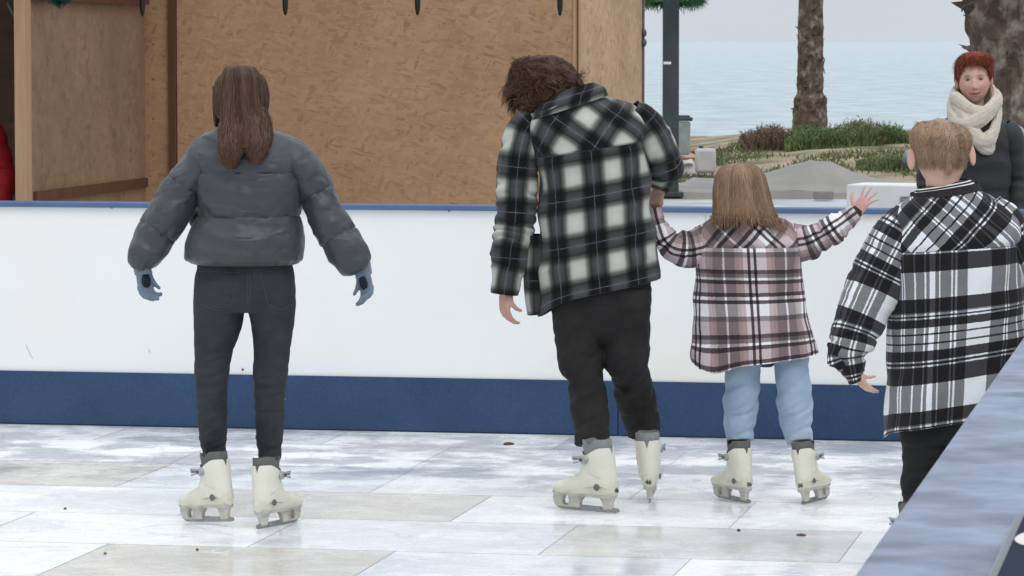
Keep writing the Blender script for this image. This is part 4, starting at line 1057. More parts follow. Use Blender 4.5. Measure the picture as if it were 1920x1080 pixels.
# ------------------------------------------------ skater 1: grey puffer jacket
def skater_grey():
    Y0 = 14.2
    t = thing('person', 'skater in grey puffer jacket and black jeans, arms out, with long brown ponytail', 'person', loc=(W(455, 600, Y0).x, Y0, 0))
    inv = lambda o: setattr(o, 'matrix_parent_inverse', Matrix.Translation(-t.location))
    def own(o): o.parent = t; inv(o); return o
    # jacket
    M_J = mat('puffer_nylon', (.033, .040, .048), rough=.48, var=.08, scale=6, bump=.06, bscale=120, spec=.5, sheen=.1, wr=(9, .7, .016, (1, 1, 2.2)))
    torso = Loft([(455, 236, .03, 26, .07, 0, 2), (457, 243, .03, 50, .085, 0, 2), (460, 256, .02, 84, .10, 0, 2.1), (463, 276, .01, 97, .125, 0, 2.2), (465, 300, 0, 99, .14, 0, 2.3), (466, 330, 0, 100, .148, 0, 2.3), (467, 370, 0, 93, .15, 0, 2.3),
                  (467, 400, 0, 91, .15, 0, 2.3), (463, 430, 0, 98, .158, 0, 2.3), (458, 460, 0, 105, .168, 0, 2.3), (457, 483, 0, 106, .168, 0, 2.3), (459, 493, 0, 100, .158, 0, 2.3)], Y0, 90)
    seams = [.0, .345, .655, .985]
    def puff(amp, sm, sh=.5, cr=.007, seed=1):
        def d(phi, u, v, f):
            i = 0
            while i < len(sm)-2 and f > sm[i+1]+.012*nz3(u*5, 0, seed+i): i += 1
            a, b = sm[i], sm[i+1]; q = min(max((f-a)/(b-a), 0), 1); s_ = sin(pi*q)**sh
            e = exp(-min(q, 1-q)/.16)
            return amp*s_+cr*e*(nz3(u*22, q*2, seed+i)+.6*nz3(u*45, q*4, seed))+.016*nz3(u*4.5, v*5, seed+3)+.013*(ridge(u*4+v*6, v*11-u*5, seed+6)-.5)*(.6+nz3(u*3, v*3, 9))+.003*nz3(u*30, v*26, seed)
        return d
    mb = MB(); torso.build(mb, seg=110, M=150, disp=puff(.015, seams, .40, .009), top=True, hemth=.02)
    LA = Loft([(404, 276, 0, 24, .075, None), (384, 296, 0, 30, .085, None), (362, 328, 0, 33, .088, None), (339, 365, 0, 35, .088, None), (318, 405, -.01, 34, .083, None), (296, 440, -.02, 34, .080, None), (279, 472, -.03, 32, .072, None), (268, 495, -.04, 27, .06, None), (266, 503, -.04, 20, .048, None)], Y0, 60)
    RA = Loft([(524, 274, 0, 25, .075, None), (549, 294, 0, 30, .085, None), (570, 324, 0, 33, .088, None), (591, 358, 0, 35, .088, None), (611, 398, -.01, 33, .083, None), (632, 430, -.02, 34, .080, None), (650, 462, -.03, 32, .072, None), (668, 492, -.04, 29, .065, None), (676, 505, -.04, 22, .048, None)], Y0, 60)
    LA.build(mb, seg=70, M=110, disp=puff(.010, [0, .34, .72, .99], .40, .013, 5), hemth=.012)
    RA.build(mb, seg=70, M=110, disp=puff(.010, [0, .42, .74, .99], .40, .013, 8), hemth=.012)
    # stand collar
    own(mb.obj('jacket', M_J))
    mb = MB(); co = Loft([(455, 214, .02, 33, .075, 0, 2), (456, 228, .02, 38, .085, 0, 2), (457, 242, .02, 44, .095, 0, 2)], Y0, 16); co.build(mb, seg=48, M=20, disp=lambda p, u, v, f: .012*sin(pi*f)**.5, hemth=.01); own(mb.obj('collar', M_J))
    # jeans
    M_D = mat('black_denim', (.030, .033, .038), rough=.85, var=.28, scale=9, bump=.12, bscale=350, spec=.25, wr=(8, .6, .014, (1, 1, 2.4)), var2=((.040, .044, .052), 3, .52, .75))
    pel = Loft([(458, 470, 0, 86, .115, 0, 2.3), (459, 500, 0, 91, .12, 0, 2.4), (459, 530, -.01, 95, .135, 0, 2.5), (459, 560, -.01, 95, .135, 0, 2.6), (459, 583, 0, 90, .12, 0, 2.8)], Y0, 30)
    l1 = Loft([(413, 530, -.01, 47, .125, None), (411, 570, -.01, 49.5, .12, None), (408, 610, 0, 45, .10, None), (401, 650, 0, 38, .088, None), (397, 690, 0, 33.5, .078, None), (396, 735, 0, 31, .072, None), (397, 770, 0, 29.5, .070, None), (399, 815, .01, 26.5, .062, None), (402, 862, .01, 23, .052, None)], Y0, 60)
    l2 = Loft([(506, 530, -.01, 45, .125, None), (509, 570, -.01, 46, .12, None), (511, 610, 0, 40, .10, None), (510, 650, 0, 35.5, .088, None), (507, 690, 0, 33.5, .078, None), (505, 735, 0, 31, .072, None), (505, 770, 0, 29, .070, None), (505, 815, .01, 26, .062, None), (505, 872, .01, 22, .052, None)], Y0, 60)
    mb = MB(); pel.build(mb, seg=60, M=40, disp=folds(3, .004, 6, 10), top=True, capend=True, hem=False)
    fk = addd(env(folds(11, .007, 3, 18, .45), [(0, .15), (.35, .3), (.5, .35), (.62, 1), (.7, .9), (.8, .4), (.92, .9), (1, 1)]), folds(4, .004, 9, 9, .6))
    l1.build(mb, seg=48, M=160, disp=fk, top=True, capend=True, hem=False); l2.build(mb, seg=48, M=160, disp=fk, top=True, capend=True, hem=False)
    j = own(mb.obj('jeans', M_D, remesh=.005, sm=2))
    st = mat('jeans_stitching', (.062, .060, .058), .8)
    o = seam_lines(j, [[(371, 508), (449, 511)], [(449, 511), (438, 573), (408, 583), (374, 570)], [(449-5, 513), (434, 570), (408, 578)], [(488, 511), (551, 504)], [(488, 511), (503, 572), (530, 581), (545, 572)],
                       [(463, 492), (465, 540), (463, 585)], [(467, 492), (469, 540), (466, 585)], [(364, 504), (460, 507), (552, 500)]], Y0, None, 'stitching', st, r=.0013)
    if o: o.parent = j
    # small black bag strap / belt pouch seen behind the waist
    b = MB(); b.ell(W(372, 408, Y0+.14), (.034, .05, .045), Matrix.Rotation(.5, 3, 'Y')); own(b.obj('belt_pouch', mat('pouch_black', (.015, .015, .016), .6)))
    # body
    mb = MB(); H = W(452, 186, Y0+.02); head_pts(mb, H, yaw=0, pitch=radians(-4), s=.98, nu=48, nv=40)
    mb.tube([H+Vector((0, -.02, -.05)), W(455, 240, Y0+.02), W(457, 262, Y0)], [.052, .055, .08], 20)
    body_from(mb, [(torso, .8), (LA, .55), (RA, .55), (pel, .75), (l1, .7), (l2, .7)])
    for px, py, x in ((402, 872, -1), (505, 884, 1)): mb.tube([W(px, py-20, Y0+.01), W(px+x*4, py+50, Y0+.02), W(px+x*4, py+70, Y0+.02)], [.038, .035, .03], 12); 
    mb.tube([W(267, 485, Y0-.04), W(266, 503, Y0-.04)], [.024, .022], 12); mb.tube([W(672, 490, Y0-.04), W(678, 505, Y0-.04)], [.024, .022], 12)
    own(mb.obj('body', SKIN, remesh=.0055, sm=3, colfn=skincol((.50, .31, .24))))
    # gloves
    M_G = mat('knit_glove', (.135, .175, .235), rough=.95, var=.18, scale=90, bump=.4, bscale=400, sheen=.3)
    M_GP = mat('glove_palm', (.012, .014, .022), rough=.7)
    for (w0, w1, d, n, sd, cur) in ((W(267, 500, Y0-.04), 0, (.10, -.1, -1), (.75, -.6, -.1), -1, (55, 45, 40, 35)), (W(679, 503, Y0-.04), 0, (.28, -.1, -1), (-.75, -.6, -.1), 1, (40, 45, 50, 45))):
        mb = MB(); hand(mb, w0, d, n, .88, curl=[c_*.6 for c_ in cur], spread=3, thumb=(12, 20), r=.0135, side=sd)
        dd = Vector(d).normalized(); mb.tube([w0-dd*.07, w0-dd*.02, w0+dd*.03], [.038, .038, .032], 16)
        g = own(mb.obj('glove', M_G, remesh=.0035, sm=2))
        nn = Vector(n); nn = (nn-dd*nn.dot(dd)).normalized(); b = MB(); sv = dd.cross(nn)
        rot = Matrix((sv, nn, dd)).transposed(); b.ell(w0+dd*.055+nn*.0135, (.024, .0035, .030), rot); b = b.obj('glove_palm', M_GP); b.parent = g; b.matrix_parent_inverse = Matrix.Translation(-t.location) if False else Matrix()
    # skates
    for a in ((1, 434, 978, .030, 49, 5, 2, .93), (-1, 485, 992, .0085, -32, 0, -5, .93)):
        bt, M = skate(t, a[0], a[1], a[2], a[3], a[4], a[5], a[6], a[7])
        bt.matrix_parent_inverse = Matrix.Translation(-t.location)
    # hair
    M_H = hairmat('long_brown_hair', (.090, .052, .034), .42, .5, tip=((.135, .062, .032), 1.55, 1.22))
    M_H.node_tree.nodes['Map Range'].inputs[1].default_value = 1.52; M_H.node_tree.nodes['Map Range'].inputs[2].default_value = 1.22
    mb = MB()
    cap = Loft([(452, 130, .02, 8, .02, 0, 2), (452, 133, .02, 24, .06, 0, 2), (452, 142, .02, 38, .09, 0, 2), (452, 160, .02, 47, .108, 0, 2), (452, 185, .02, 50, .11, 0, 2), (452, 205, .02, 48, .10, 0, 2), (453, 222, .01, 42, .085, 0, 2)], Y0, 30)
    cap.build(mb, seg=48, M=36, top=True, hem=False, disp=lambda p, u, v, f: .004*ridge(p*6, f*2, 1)-.03*max(0, -cos(p)-.3)*f); capcol(mb, .7)
    strands(mb, cap, 1300, .0034, phi=(-2.3, 2.3), f0=(0, .3), f1=(.8, 1), drift=.06, off=(0, .006), jit=.003, tone=(.6, 1.15))
    tail = Loft([(449, 122, -.085, 10, .02, 0, 2), (450, 126, -.10, 23, .04, 0, 2), (452, 140, -.115, 30, .05, 0, 2), (453, 165, -.115, 32, .05, 0, 2), (454, 200, -.115, 35, .048, 0, 2), (458, 235, -.13, 40, .045, 0, 2), (461, 262, -.16, 39, .042, 0, 2), (461, 276, -.17, 34, .038, 0, 2)], Y0, 40)
    tail.build(mb, seg=60, M=50, top=True, hem=False, disp=lambda p, u, v, f: .006*ridge(p*4, f*1.5, 2)+.003*ridge(p*11, f*2, 4)); capcol(mb, .8)
    PART[0] = .35; strands(mb, tail, 3600, .0032, phi=(-2.4, 2.4), f0=(0, .12), f1=(.7, 1), segs=14, drift=.18, off=(0, .008), jit=.006, tone=(.5, 1.45), clump=.25)
    PART[0] = None
    for (ks, n) in (([(444, 205, -.115, 22, .035, 0, 2), (441, 240, -.142, 26, .036, 0, 2), (436, 275, -.17, 23, .033, 0, 2), (432, 296, -.175, 15, .024, 0, 2), (431, 318, -.175, 4, .01, 0, 2)], 650), ([(472, 200, -.115, 22, .035, 0, 2), (478, 235, -.142, 27, .036, 0, 2), (481, 265, -.17, 24, .033, 0, 2), (481, 288, -.175, 16, .024, 0, 2), (480, 306, -.175, 5, .01, 0, 2)], 650)):
        lk = Loft(ks, Y0, 24); lk.build(mb, seg=30, M=24, top=True, hem=False, disp=lambda p, u, v, f: .004*ridge(p*5, f*1.5, 2)); capcol(mb, .8)
        strands(mb, lk, n*2, .0032, phi=(-2.0, 2.0), f0=(0, .6), f1=(.75, 1), segs=12, drift=.3, off=(0, .008), jit=.010, tone=(.55, 1.45), wave=.008)
    side = Loft([(410, 160, .03, 9, .03, 0, 2), (407, 195, .04, 6, .03, 0, 2), (406, 238, .05, 3, .015, 0, 2)], Y0, 14); side.build(mb, seg=20, M=16, top=True, hem=False); capcol(mb, .6)
    strands(mb, side, 120, .004, f0=(0, .1), f1=(.8, 1), drift=.3, off=(0, .005), tone=(.4, .8))
    own(mb.obj('hair', M_H, recalc=False))
skater_grey()

# ------------------------------------------------ plaid cloths
D_, Wt = (.012, .013, .013), (.60, .61, .565)
PL1 = plaid('shadow_check_flannel', .156, [(0, (.60, .61, .565)), (.13, (.54, .55, .50)), (.26, (.06, .065, .06)), (.32, (.010, .011, .010)), (.40, (.022, .022, .024)), (.5, (.040, .038, .045)), (.60, (.022, .022, .024)), (.68, (.010, .011, .010)), (.74, (.06, .065, .06)), (.87, (.54, .55, .50)), (1.0, (.60, .61, .565))],
            [(0, (.60, .61, .565)), (.13, (.54, .55, .50)), (.26, (.06, .065, .06)), (.32, (.010, .011, .010)), (.40, (.022, .022, .024)), (.5, (.040, .038, .045)), (.60, (.022, .022, .024)), (.68, (.010, .011, .010)), (.74, (.06, .065, .06)), (.87, (.54, .55, .50)), (1.0, (.60, .61, .565))],
            interp='EASE', gamma=.68, pv=.178, line=(.5, .0055, (.19, .185, .23)))
w_, p_, b_, k_, t_ = (.80, .79, .80), (.37, .265, .27), (.095, .075, .077), (.016, .011, .013), (.26, .20, .18)
SET2 = [(0, k_), (.045, w_), (.095, k_), (.14, w_), (.30, p_), (.37, t_), (.43, b_), (.60, w_), (.635, b_), (.74, b_), (.80, t_), (.86, p_), (.93, w_)]
SET2v = [(0, k_), (.06, w_), (.11, k_), (.17, w_), (.36, b_), (.44, p_), (.64, k_), (.70, b_), (.76, w_), (.80, k_), (.86, p_)]
PL2 = plaid('pink_brown_check_flannel', .250, SET2, SET2v, gamma=.5)
g3, k3, w3 = (.050, .052, .056), (.0125, .0115, .0125), (.74, .75, .78)
gl = (.10, .10, .105)
SET3 = [(0, w3), (.24, k3), (.36, gl), (.375, w3), (.392, k3), (.408, w3), (.425, k3), (.50, w3), (.55, k3), (.565, w3), (.63, k3), (.645, w3), (.70, k3), (.79, w3), (.805, k3), (.83, w3), (.845, k3)]
SET3u = [(0, k3), (.05, w3), (.065, k3), (.095, w3), (.145, k3), (.18, w3), (.195, k3), (.29, w3), (.305, k3), (.325, w3), (.345, k3), (.44, w3), (.66, k3), (.80, w3), (.815, k3), (.83, w3), (.845, k3), (.95, w3), (.965, k3)]
PL3 = plaid('black_white_check_flannel', .375, SET3u, SET3, gu=.34, gv=.66)
def biasuv(ty, ang, off=(0, 0)):
    c, s_ = cos(radians(ang)), sin(radians(ang))
    def f(q, fr, phi):
        if fr < ty: return [(u*c-v*s_+off[0], u*s_+v*c+off[1]) for u, v in q]
        return q
    return f

# ------------------------------------------------ skater 2: tall, shadow check overshirt
def skater_tall():
    Y0 = 14.75
    t = thing('person', 'tall skater with curly dark hair in black and white shadow check overshirt looking down', 'person', loc=(W(1120, 600, Y0).x, Y0, 0))
    inv = Matrix.Translation(-t.location)
    def own(o): o.parent = t; o.matrix_parent_inverse = inv; return o
    torso = Loft([(1088, 186, .03, 42, .07, 4, 2), (1090, 191, .02, 66, .09, 4, 2), (1091, 201, .01, 88, .115, 5, 2.1), (1093, 216, 0, 103, .13, 6, 2.2), (1098, 240, -.01, 108, .145, 8, 2.3), (1106, 280, -.01, 106, .15, 9, 2.4), (1111, 330, 0, 106, .155, 10, 2.4),
                  (1114, 390, 0, 108, .16, 10.5, 2.4), (1117, 450, 0, 111, .165, 11, 2.4), (1120, 500, 0, 113, .168, 12, 2.4), (1124, 545, 0, 113, .165, 12, 2.4)], Y0, 90)
    ty = .268
    def d(phi, u, v, f):
        z = .004*(ridge(u*5+v*1.5, v*3-u*1, 2)-.5)+.0022*ridge(u*14, v*9, 5)+.010*nz3(u*5, v*2.5, 1)*min(1, f*2)
        z += .010*exp(-((f-ty)/.02)**2)*(-.6) if f > ty else .004
        z += .016*(ridge(u*2.0+v*4, v*5-u*3, 8)-.6)*np.interp(f, [0, .3, .6, .9, 1], [.3, .9, .9, .6, .4])+.010*nz3(u*7+v*6, v*8-u*4, 6)
        # centre pleat
        z += -.006*exp(-((u-.01)/.006)**2)*(f > ty)
        return z
    hm = lambda phi, f: Vector((0, 0, -.055*max(0, f-.85)/.15*max(0, -sin(phi+.25))**2)) 
    mb = MB(); torso.build(mb, seg=130, M=130, disp=d, top=True, uvfn=biasuv(ty, 45, (.03, .02)), u0=.075, v0=.055, hemfn=hm)
    LA = Loft([(1003, 222, 0, 27, .065, None), (985, 245, 0, 34, .078, None), (974, 290, -.01, 38, .085, None), (969, 340, -.01, 40, .088, None), (967, 390, -.02, 40, .086, None), (964, 435, -.02, 40, .084, None), (958, 465, -.03, 39, .080, None), (956, 488, -.03, 37, .076, None), (952, 505, -.03, 30, .065, None), (948, 525, -.03, 26.5, .055, None), (945, 551, -.03, 24.5, .050, None)], Y0, 60)
    RA = Loft([(1180, 212, 0, 30, .075, None), (1206, 232, .01, 36, .085, None), (1226, 262, .02, 38, .085, None), (1240, 295, .05, 38, .082, None), (1244, 322, .10, 36, .072, None), (1240, 343, .12, 27, .060, None), (1236, 356, .12, 18, .045, None)], Y0, 50)
    fs = addd(folds(7, .010, 3.5, 9, .5), env(folds(9, .014, 3, 16, .3), [(0, .4), (.3, .4), (.5, .7), (.68, 1), (.8, .9), (.86, .2), (1, .1)]))
    def cuffd(phi, u, v, f): return fs(phi, u, v, f)+(.004 if f > .86 else 0)
    LA.build(mb, seg=64, M=110, disp=cuffd, u0=.075, v0=.06, hemth=.006); RA.build(mb, seg=64, M=90, disp=fs, u0=.02, v0=.02, hemth=.006)
    own(mb.obj('overshirt', PL1))
    # front shirt tail hanging lower at the left
    mb = MB(); ft = Loft([(1003, 440, .02, 16, .09, 0, 2.6), (1001, 500, .02, 19, .09, 0, 2.6), (1001, 550, .02, 18, .085, 2, 2.6), (1003, 588, .02, 15, .08, 6, 2.6)], Y0, 30); ft.build(mb, seg=40, M=40, disp=folds(3, .006, 8, 3), u0=.05, v0=.09); own(mb.obj('shirt_front_tail', PL1))
    # collar
    mb = MB()
    co = Loft([(1078, 163, -.01, 34, .075, 14, 2), (1074, 173, -.01, 48, .085, 16, 2), (1068, 186, -.01, 66, .10, 18, 2), (1064, 203, -.01, 76, .11, 18, 2)], Y0, 20)
    co.build(mb, seg=60, M=24, disp=lambda p, u, v, f: .006*ridge(u*6, v*3, 1)+.006*f, u0=.03, v0=.05); own(mb.obj('collar', PL1))
    # trousers
    M_T = mat('black_trousers', (.020, .019, .019), rough=.85, var=.3, scale=8, bump=.12, bscale=260, spec=.22, wr=(7, .8, .018, (1, 1, 2.0)), var2=((.036, .034, .033), 3, .52, .75))
    pel = Loft([(1125, 500, 0, 92, .12, 0, 2.3), (1127, 540, 0, 95, .13, 0, 2.5), (1127, 580, 0, 94, .13, 0, 2.6), (1128, 612, 0, 84, .105, 0, 2.6), (1130, 630, 0, 60, .07, 0, 2.2), (1131, 645, 0, 30, .03, 0, 2)], Y0, 30)
    l1 = Loft([(1084, 540, 0, 52, .125, None), (1084, 590, 0, 51, .115, None), (1087, 640, 0, 48, .10, None), (1091, 678, .01, 43, .088, None), (1097, 710, .02, 38, .086, None), (1101, 745, .03, 38, .082, None), (1106, 785, .02, 35, .074, None), (1109, 815, .0, 32, .068, None), (1110, 834, -.01, 31.5, .066, None)], Y0, 60)
    l2 = Loft([(1174, 540, 0, 48, .125, None), (1175, 590, .0, 45, .115, None), (1175, 635, .01, 46, .10, None), (1175, 672, .03, 43, .090, None), (1181, 705, .12, 39, .086, None), (1190, 745, .20, 39, .082, None), (1198, 775, .24, 36, .074, None), (1204, 797, .26, 32, .068, None), (1206, 812, .27, 30, .066, None)], Y0, 60)
    mb = MB(); pel.build(mb, seg=60, M=36, disp=folds(3, .005, 5, 8), top=True, capend=True, hem=False)
    fk = addd(env(folds(21, .022, 3.4, 8, .9), [(0, .15), (.3, .35), (.42, .8), (.55, 1), (.65, .8), (.78, .35), (.9, .35), (1, .2)]), folds(14, .007, 8, 6, .7))
    cf = lambda phi, u, v, f: fk(phi, u, v, f)+(.004 if f > .915 else 0)
    l1.build(mb, seg=50, M=170, disp=cf, top=True, capend=True, hem=False); l2.build(mb, seg=50, M=170, disp=cf, top=True, capend=True, hem=False)
    own(mb.obj('trousers', M_T, remesh=.005, sm=1))
    # body
    mb = MB(); H = W(1016, 160, Y0+.10); head_pts(mb, H, yaw=radians(58), pitch=radians(-24), roll=radians(10), s=.98, nu=56, nv=48)
    mb.tube([H+Vector((.02, -.02, -.05)), W(1055, 195, Y0+.02), W(1075, 225, Y0)], [.055, .062, .09], 20)
    body_from(mb, [(torso, .8), (LA, .55), (RA, .5), (pel, .75), (l1, .7), (l2, .7)])
    wl = W(947, 545, Y0-.03); hand(mb, wl, (-.02, -.05, -1), (.85, .5, 0), .90, curl=(26, 28, 30, 34), spread=6, thumb=(8, 30), side=1, r=.0090); mb.tube([wl+Vector((0, 0, .06)), wl-Vector((0, 0, .012))], [.026, .024], 14)
    wr = W(1236, 350, Y0+.12); hand(mb, wr+Vector((0, 0, -.005)), (-.22, .1, -1), (.3, .9, 0), .72, curl=(50, 60, 65, 70), thumb=(18, 40), side=-1); mb.tube([wr+Vector((0, 0, .04)), wr-Vector((0, 0, .02))], [.024, .024], 14)
    mb.tube([W(1109, 820, Y0), W(1122, 870, Y0+.02), W(1125, 905, Y0+.02)], [.042, .038, .03], 12); mb.tube([W(1205, 790, Y0+.26), W(1212, 870, Y0+.3), W(1214, 895, Y0+.3)], [.042, .038, .03], 12)
    def red(co, c):
        k = np.exp(-((co[:, 2]-(wl.z-.10))/.05)**2)*(np.abs(co[:, 0]-wl.x) < .12); c = c*(1-k[:, None]*.3)+np.array([.50, .22, .20])*k[:, None]*.3; return c
    own(mb.obj('body', SKIN, remesh=.0045, sm=2, colfn=skincol((.50, .30, .24), [red])))
    # skates
    for a in ((1, 1155, 962, .0085, 56, 0, 0, 1.0, '46', -1), (-1, 1218, 944, .012, -6, -3, -3, .97, '46', 1)):
        bt, M = skate(t, a[0], a[1], a[2], a[3], a[4], a[5], a[6], a[7], num=a[8], liner=M_LINER2); bt.matrix_parent_inverse = inv
    # curly hair
    M_H = hairmat('dark_curly_hair', (.082, .040, .027), .40, .5)
    cap = Loft([(1020, 103, .08, 10, .03, 0, 2), (1020, 106, .08, 30, .065, -2, 2), (1020, 115, .08, 48, .095, -5, 2), (1023, 132, .07, 62, .118, -8, 2), (1024, 152, .06, 66, .125, -10, 2), (1018, 170, .06, 58, .115, -14, 2), (1006, 187, .06, 40, .09, -14, 2), (998, 203, .06, 22, .055, -14, 2)], Y0, 30)
    mb = MB(); cap.build(mb, seg=60, M=50, top=True, hem=False, disp=lambda p, u, v, f: .014*ridge(p*2.5, f*5, 2)+.008*ridge(p*6, f*12, 4)-.012); capcol(mb, .6)
    cl = random.Random(3)
    # curls: helical locks
    vs = []
    for i in range(1500):
        ph = cl.uniform(-pi, pi); f = cl.random()**.8*.94; p, n = cap.pt(ph, f, -.002); ln = cl.uniform(.035, .08)*(.6 if cos(ph-1.4) > .3 and f > .3 else 1)
        sw = nz3(p.x*22, p.z*22, 3)*2.2; dn = Vector((-.35+sw, cl.gauss(0, .3), -.9+.9*abs(sw))); dn = (dn-n*dn.dot(n)*.8).normalized(); ax = dn.cross(n).normalized()
        r = .012+.006*nz3(p.x*15, p.z*15, 8); tn = 1.0+.5*nz3(p.x*18, p.z*18, 4); p0 = 6*nz3(p.x*14, p.z*14, 12); tone = cl.uniform(.75, 1.25)*(1+1.1*nz3(p.x*26, p.z*26, 2)); pts = []; lift = cl.uniform(.002, .016)
        for k in range(9):
            q = k/8; a = p0+tn*2*pi*q; pts.append(p+dn*ln*q+n*(lift*sin(pi*q*.8)+.003+r*.5*cos(a)*q**.5)+ax*r*sin(a)*q**.5)
        for s3 in range(3):
            o3 = Vector((cl.gauss(0, .0035), cl.gauss(0, .0035), cl.gauss(0, .0035))); b0 = len(mb.v); fz = cl.uniform(.0, 1.2)
            mb.tube([q_+o3*(.5+fz*j_/8) for j_, q_ in enumerate(pts)], [.0013*(1-.75*j_/8) for j_ in range(9)], 3, cap=False); mb.col += [(max(.2, tone*cl.uniform(.8, 1.2)),)*3]*(len(mb.v)-b0)
    own(mb.obj('hair', M_H, recalc=False))
    # earlier seen sliver of light face mask strap
    b = MB(); b.tube([W(975, 196, Y0+.02), W(985, 205, Y0), W(996, 212, Y0-.01)], .0022, 6); own(b.obj('collar_tip', mat('pale_strap', (.6, .5, .48), .6)))
skater_tall()

# ------------------------------------------------ skater 3: child
def skater_child():
    Y0 = 14.9
    t = thing('person', 'small child in pink and brown check overshirt and light blue jeans with both arms raised', 'person', loc=(W(1415, 600, Y0).x, Y0, 0))
    inv = Matrix.Translation(-t.location)
    def own(o): o.parent = t; o.matrix_parent_inverse = inv; return o
    torso = Loft([(1398, 400, .02, 34, .06, 0, 2), (1398, 404, .02, 52, .075, 0, 2), (1399, 412, .01, 72, .09, 0, 2.1), (1400, 424, 0, 88, .105, 0, 2.2), (1402, 445, 0, 97, .12, 0, 2.3), (1404, 480, 0, 99, .13, 0, 2.4), (1406, 520, 0, 101, .135, 0, 2.4), (1409, 565, 0, 105, .14, 1, 2.4), (1412, 610, 0, 110, .148, 2, 2.4), (1414, 650, 0, 117, .155, 3, 2.4), (1415, 672, 0, 119, .155, 3, 2.4)], Y0, 80)
    ty = .235
    def d(phi, u, v, f):
        z = .006*(ridge(u*6+v*1.0, v*2.5, 12)-.5)*min(1, f*1.5)+.002*ridge(u*14, v*9, 5)+.006*nz3(u*6, v*3, 4)
        z += .022*(ridge(u*3.2+v*.6, v*1.3, 18)-.6)*np.interp(f, [.2, .5, 1], [.15, .6, 1.1])+.010*nz3(u*9+v*6, v*9-u*4, 6)
        z += -.006*exp(-((f-ty)/.012)**2)+(.003 if f < ty else 0); return z
    hm = lambda phi, f: Vector((0, 0, (-.040*exp(-((phi+.75)/.45)**2)-.010*cos(phi*2)+.006*nz3(phi*3, 1, 1))*max(0, f-.85)/.15))
    mb = MB(); torso.build(mb, seg=120, M=110, disp=d, top=True, uvfn=biasuv(ty, 45, (.045, .06)), u0=.012+.25, v0=-.065, hemfn=hm)
    LA = Loft([(1345, 448, 0, 34, .07, None), (1318, 460, .0, 37, .07, None), (1288, 466, -.01, 35, .066, None), (1262, 462, -.02, 30, .058, None), (1246, 448, -.02, 25, .050, None), (1238, 428, -.02, 18, .040, None), (1232, 408, -.01, 14, .034, None), (1229, 394, 0, 12, .030, None)], Y0, 50)
    RA = Loft([(1452, 445, 0, 34, .07, None), (1482, 458, 0, 39, .07, None), (1512, 456, -.01, 34, .066, None), (1540, 443, -.02, 30, .058, None), (1564, 428, -.03, 27, .052, None), (1583, 415, -.04, 23, .045, None), (1598, 404, -.04, 17, .036, None), (1605, 399, -.04, 14, .030, None)], Y0, 50)
    fs = addd(folds(17, .008, 4, 12, .4), env(folds(19, .014, 3.5, 22, .3), [(0, .3), (.35, .5), (.5, 1), (.8, 1), (.9, .5), (1, .2)]))
    LA.build(mb, seg=56, M=90, disp=fs, v0=.05, hemth=.005); RA.build(mb, seg=56, M=90, disp=fs, v0=.02, hemth=.005)
    own(mb.obj('overshirt', PL2))
    mb = MB(); cu = Loft([(1597, 406, -.04, 14, .030, None), (1604, 399, -.04, 12.5, .026, None), (1610, 392, -.04, 10, .022, None)], Y0, 10); cu.build(mb, seg=30, M=12, disp=folds(2, .003, 20, 5), hemth=.004); own(mb.obj('sleeve_lining', mat('dark_knit', (.045, .025, .025), .95, .2, 60)))
    M_T = mat('light_blue_denim', (.30, .40, .52), rough=.85, var=.14, scale=9, bump=.15, bscale=300, spec=.2, wr=(8, .6, .014, (1, 1, 1.8)), var2=((.40, .50, .60), 5, .52, .75))
    pel = Loft([(1438, 600, 0, 74, .10, 0, 2.3), (1438, 640, 0, 78, .11, 0, 2.5), (1438, 668, 0, 74, .10, 0, 2.7)], Y0, 24)
    l1 = Loft([(1398, 640, 0, 37, .09, None), (1395, 675, 0, 35, .082, None), (1391, 710, 0, 33.5, .078, None), (1389, 745, .01, 33.5, .076, None), (1389, 775, .02, 32, .072, None), (1388, 800, .01, 30, .066, None), (1388, 826, 0, 25, .056, None)], Y0, 50)
    l2 = Loft([(1481, 640, 0, 37, .09, None), (1483, 675, 0, 34.5, .082, None), (1485, 710, 0, 32.5, .078, None), (1489, 745, .02, 34, .078, None), (1492, 775, .03, 33, .074, None), (1496, 800, .02, 30, .066, None), (1499, 830, .0, 25, .056, None)], Y0, 50)
    mb = MB(); pel.build(mb, seg=56, M=30, top=True, capend=True, hem=False)
    fk = addd(env(folds(31, .019, 4.0, 7.5, 1.0), [(0, .05), (.3, .15), (.45, .5), (.6, 1), (.8, 1), (.95, .5), (1, .2)]), folds(24, .005, 8, 7, .7))
    l1.build(mb, seg=48, M=150, disp=fk, top=True, capend=True, hem=False); l2.build(mb, seg=48, M=150, disp=fk, top=True, capend=True, hem=False)
    own(mb.obj('jeans', M_T, remesh=.0045, sm=1))
    b = MB(); l3 = Loft([(1438, 660, .02, 40, .07, 0, 2), (1437, 678, .02, 22, .05, 0, 2), (1437, 688, .02, 10, .02, 0, 2)], Y0, 10); l3.build(b, seg=24, M=10, hem=False, capend=True); own(b.obj('shirt_tail', mat('navy_cotton', (.02, .03, .06), .9)))
    mb = MB(); H = W(1388, 362, Y0+.0); head_pts(mb, H, pitch=radians(-5), s=.90, nu=48, nv=40)
    mb.tube([H+Vector((0, 0, -.04)), W(1396, 410, Y0), W(1398, 430, Y0)], [.045, .045, .07], 18)
    body_from(mb, [(torso, .75), (LA, .5), (RA, .5), (pel, .75), (l1, .7), (l2, .7)])
    wr = W(1604, 398, Y0-.04); hand(mb, wr, (.62, .0, .78), (.25, .95, -.2), .70, curl=(10, 6, 8, 14), spread=24, thumb=(62, 10), side=1, r=.0078); mb.tube([W(1595, 408, Y0-.04), wr+Vector((.006, 0, .006))], [.020, .018], 12)
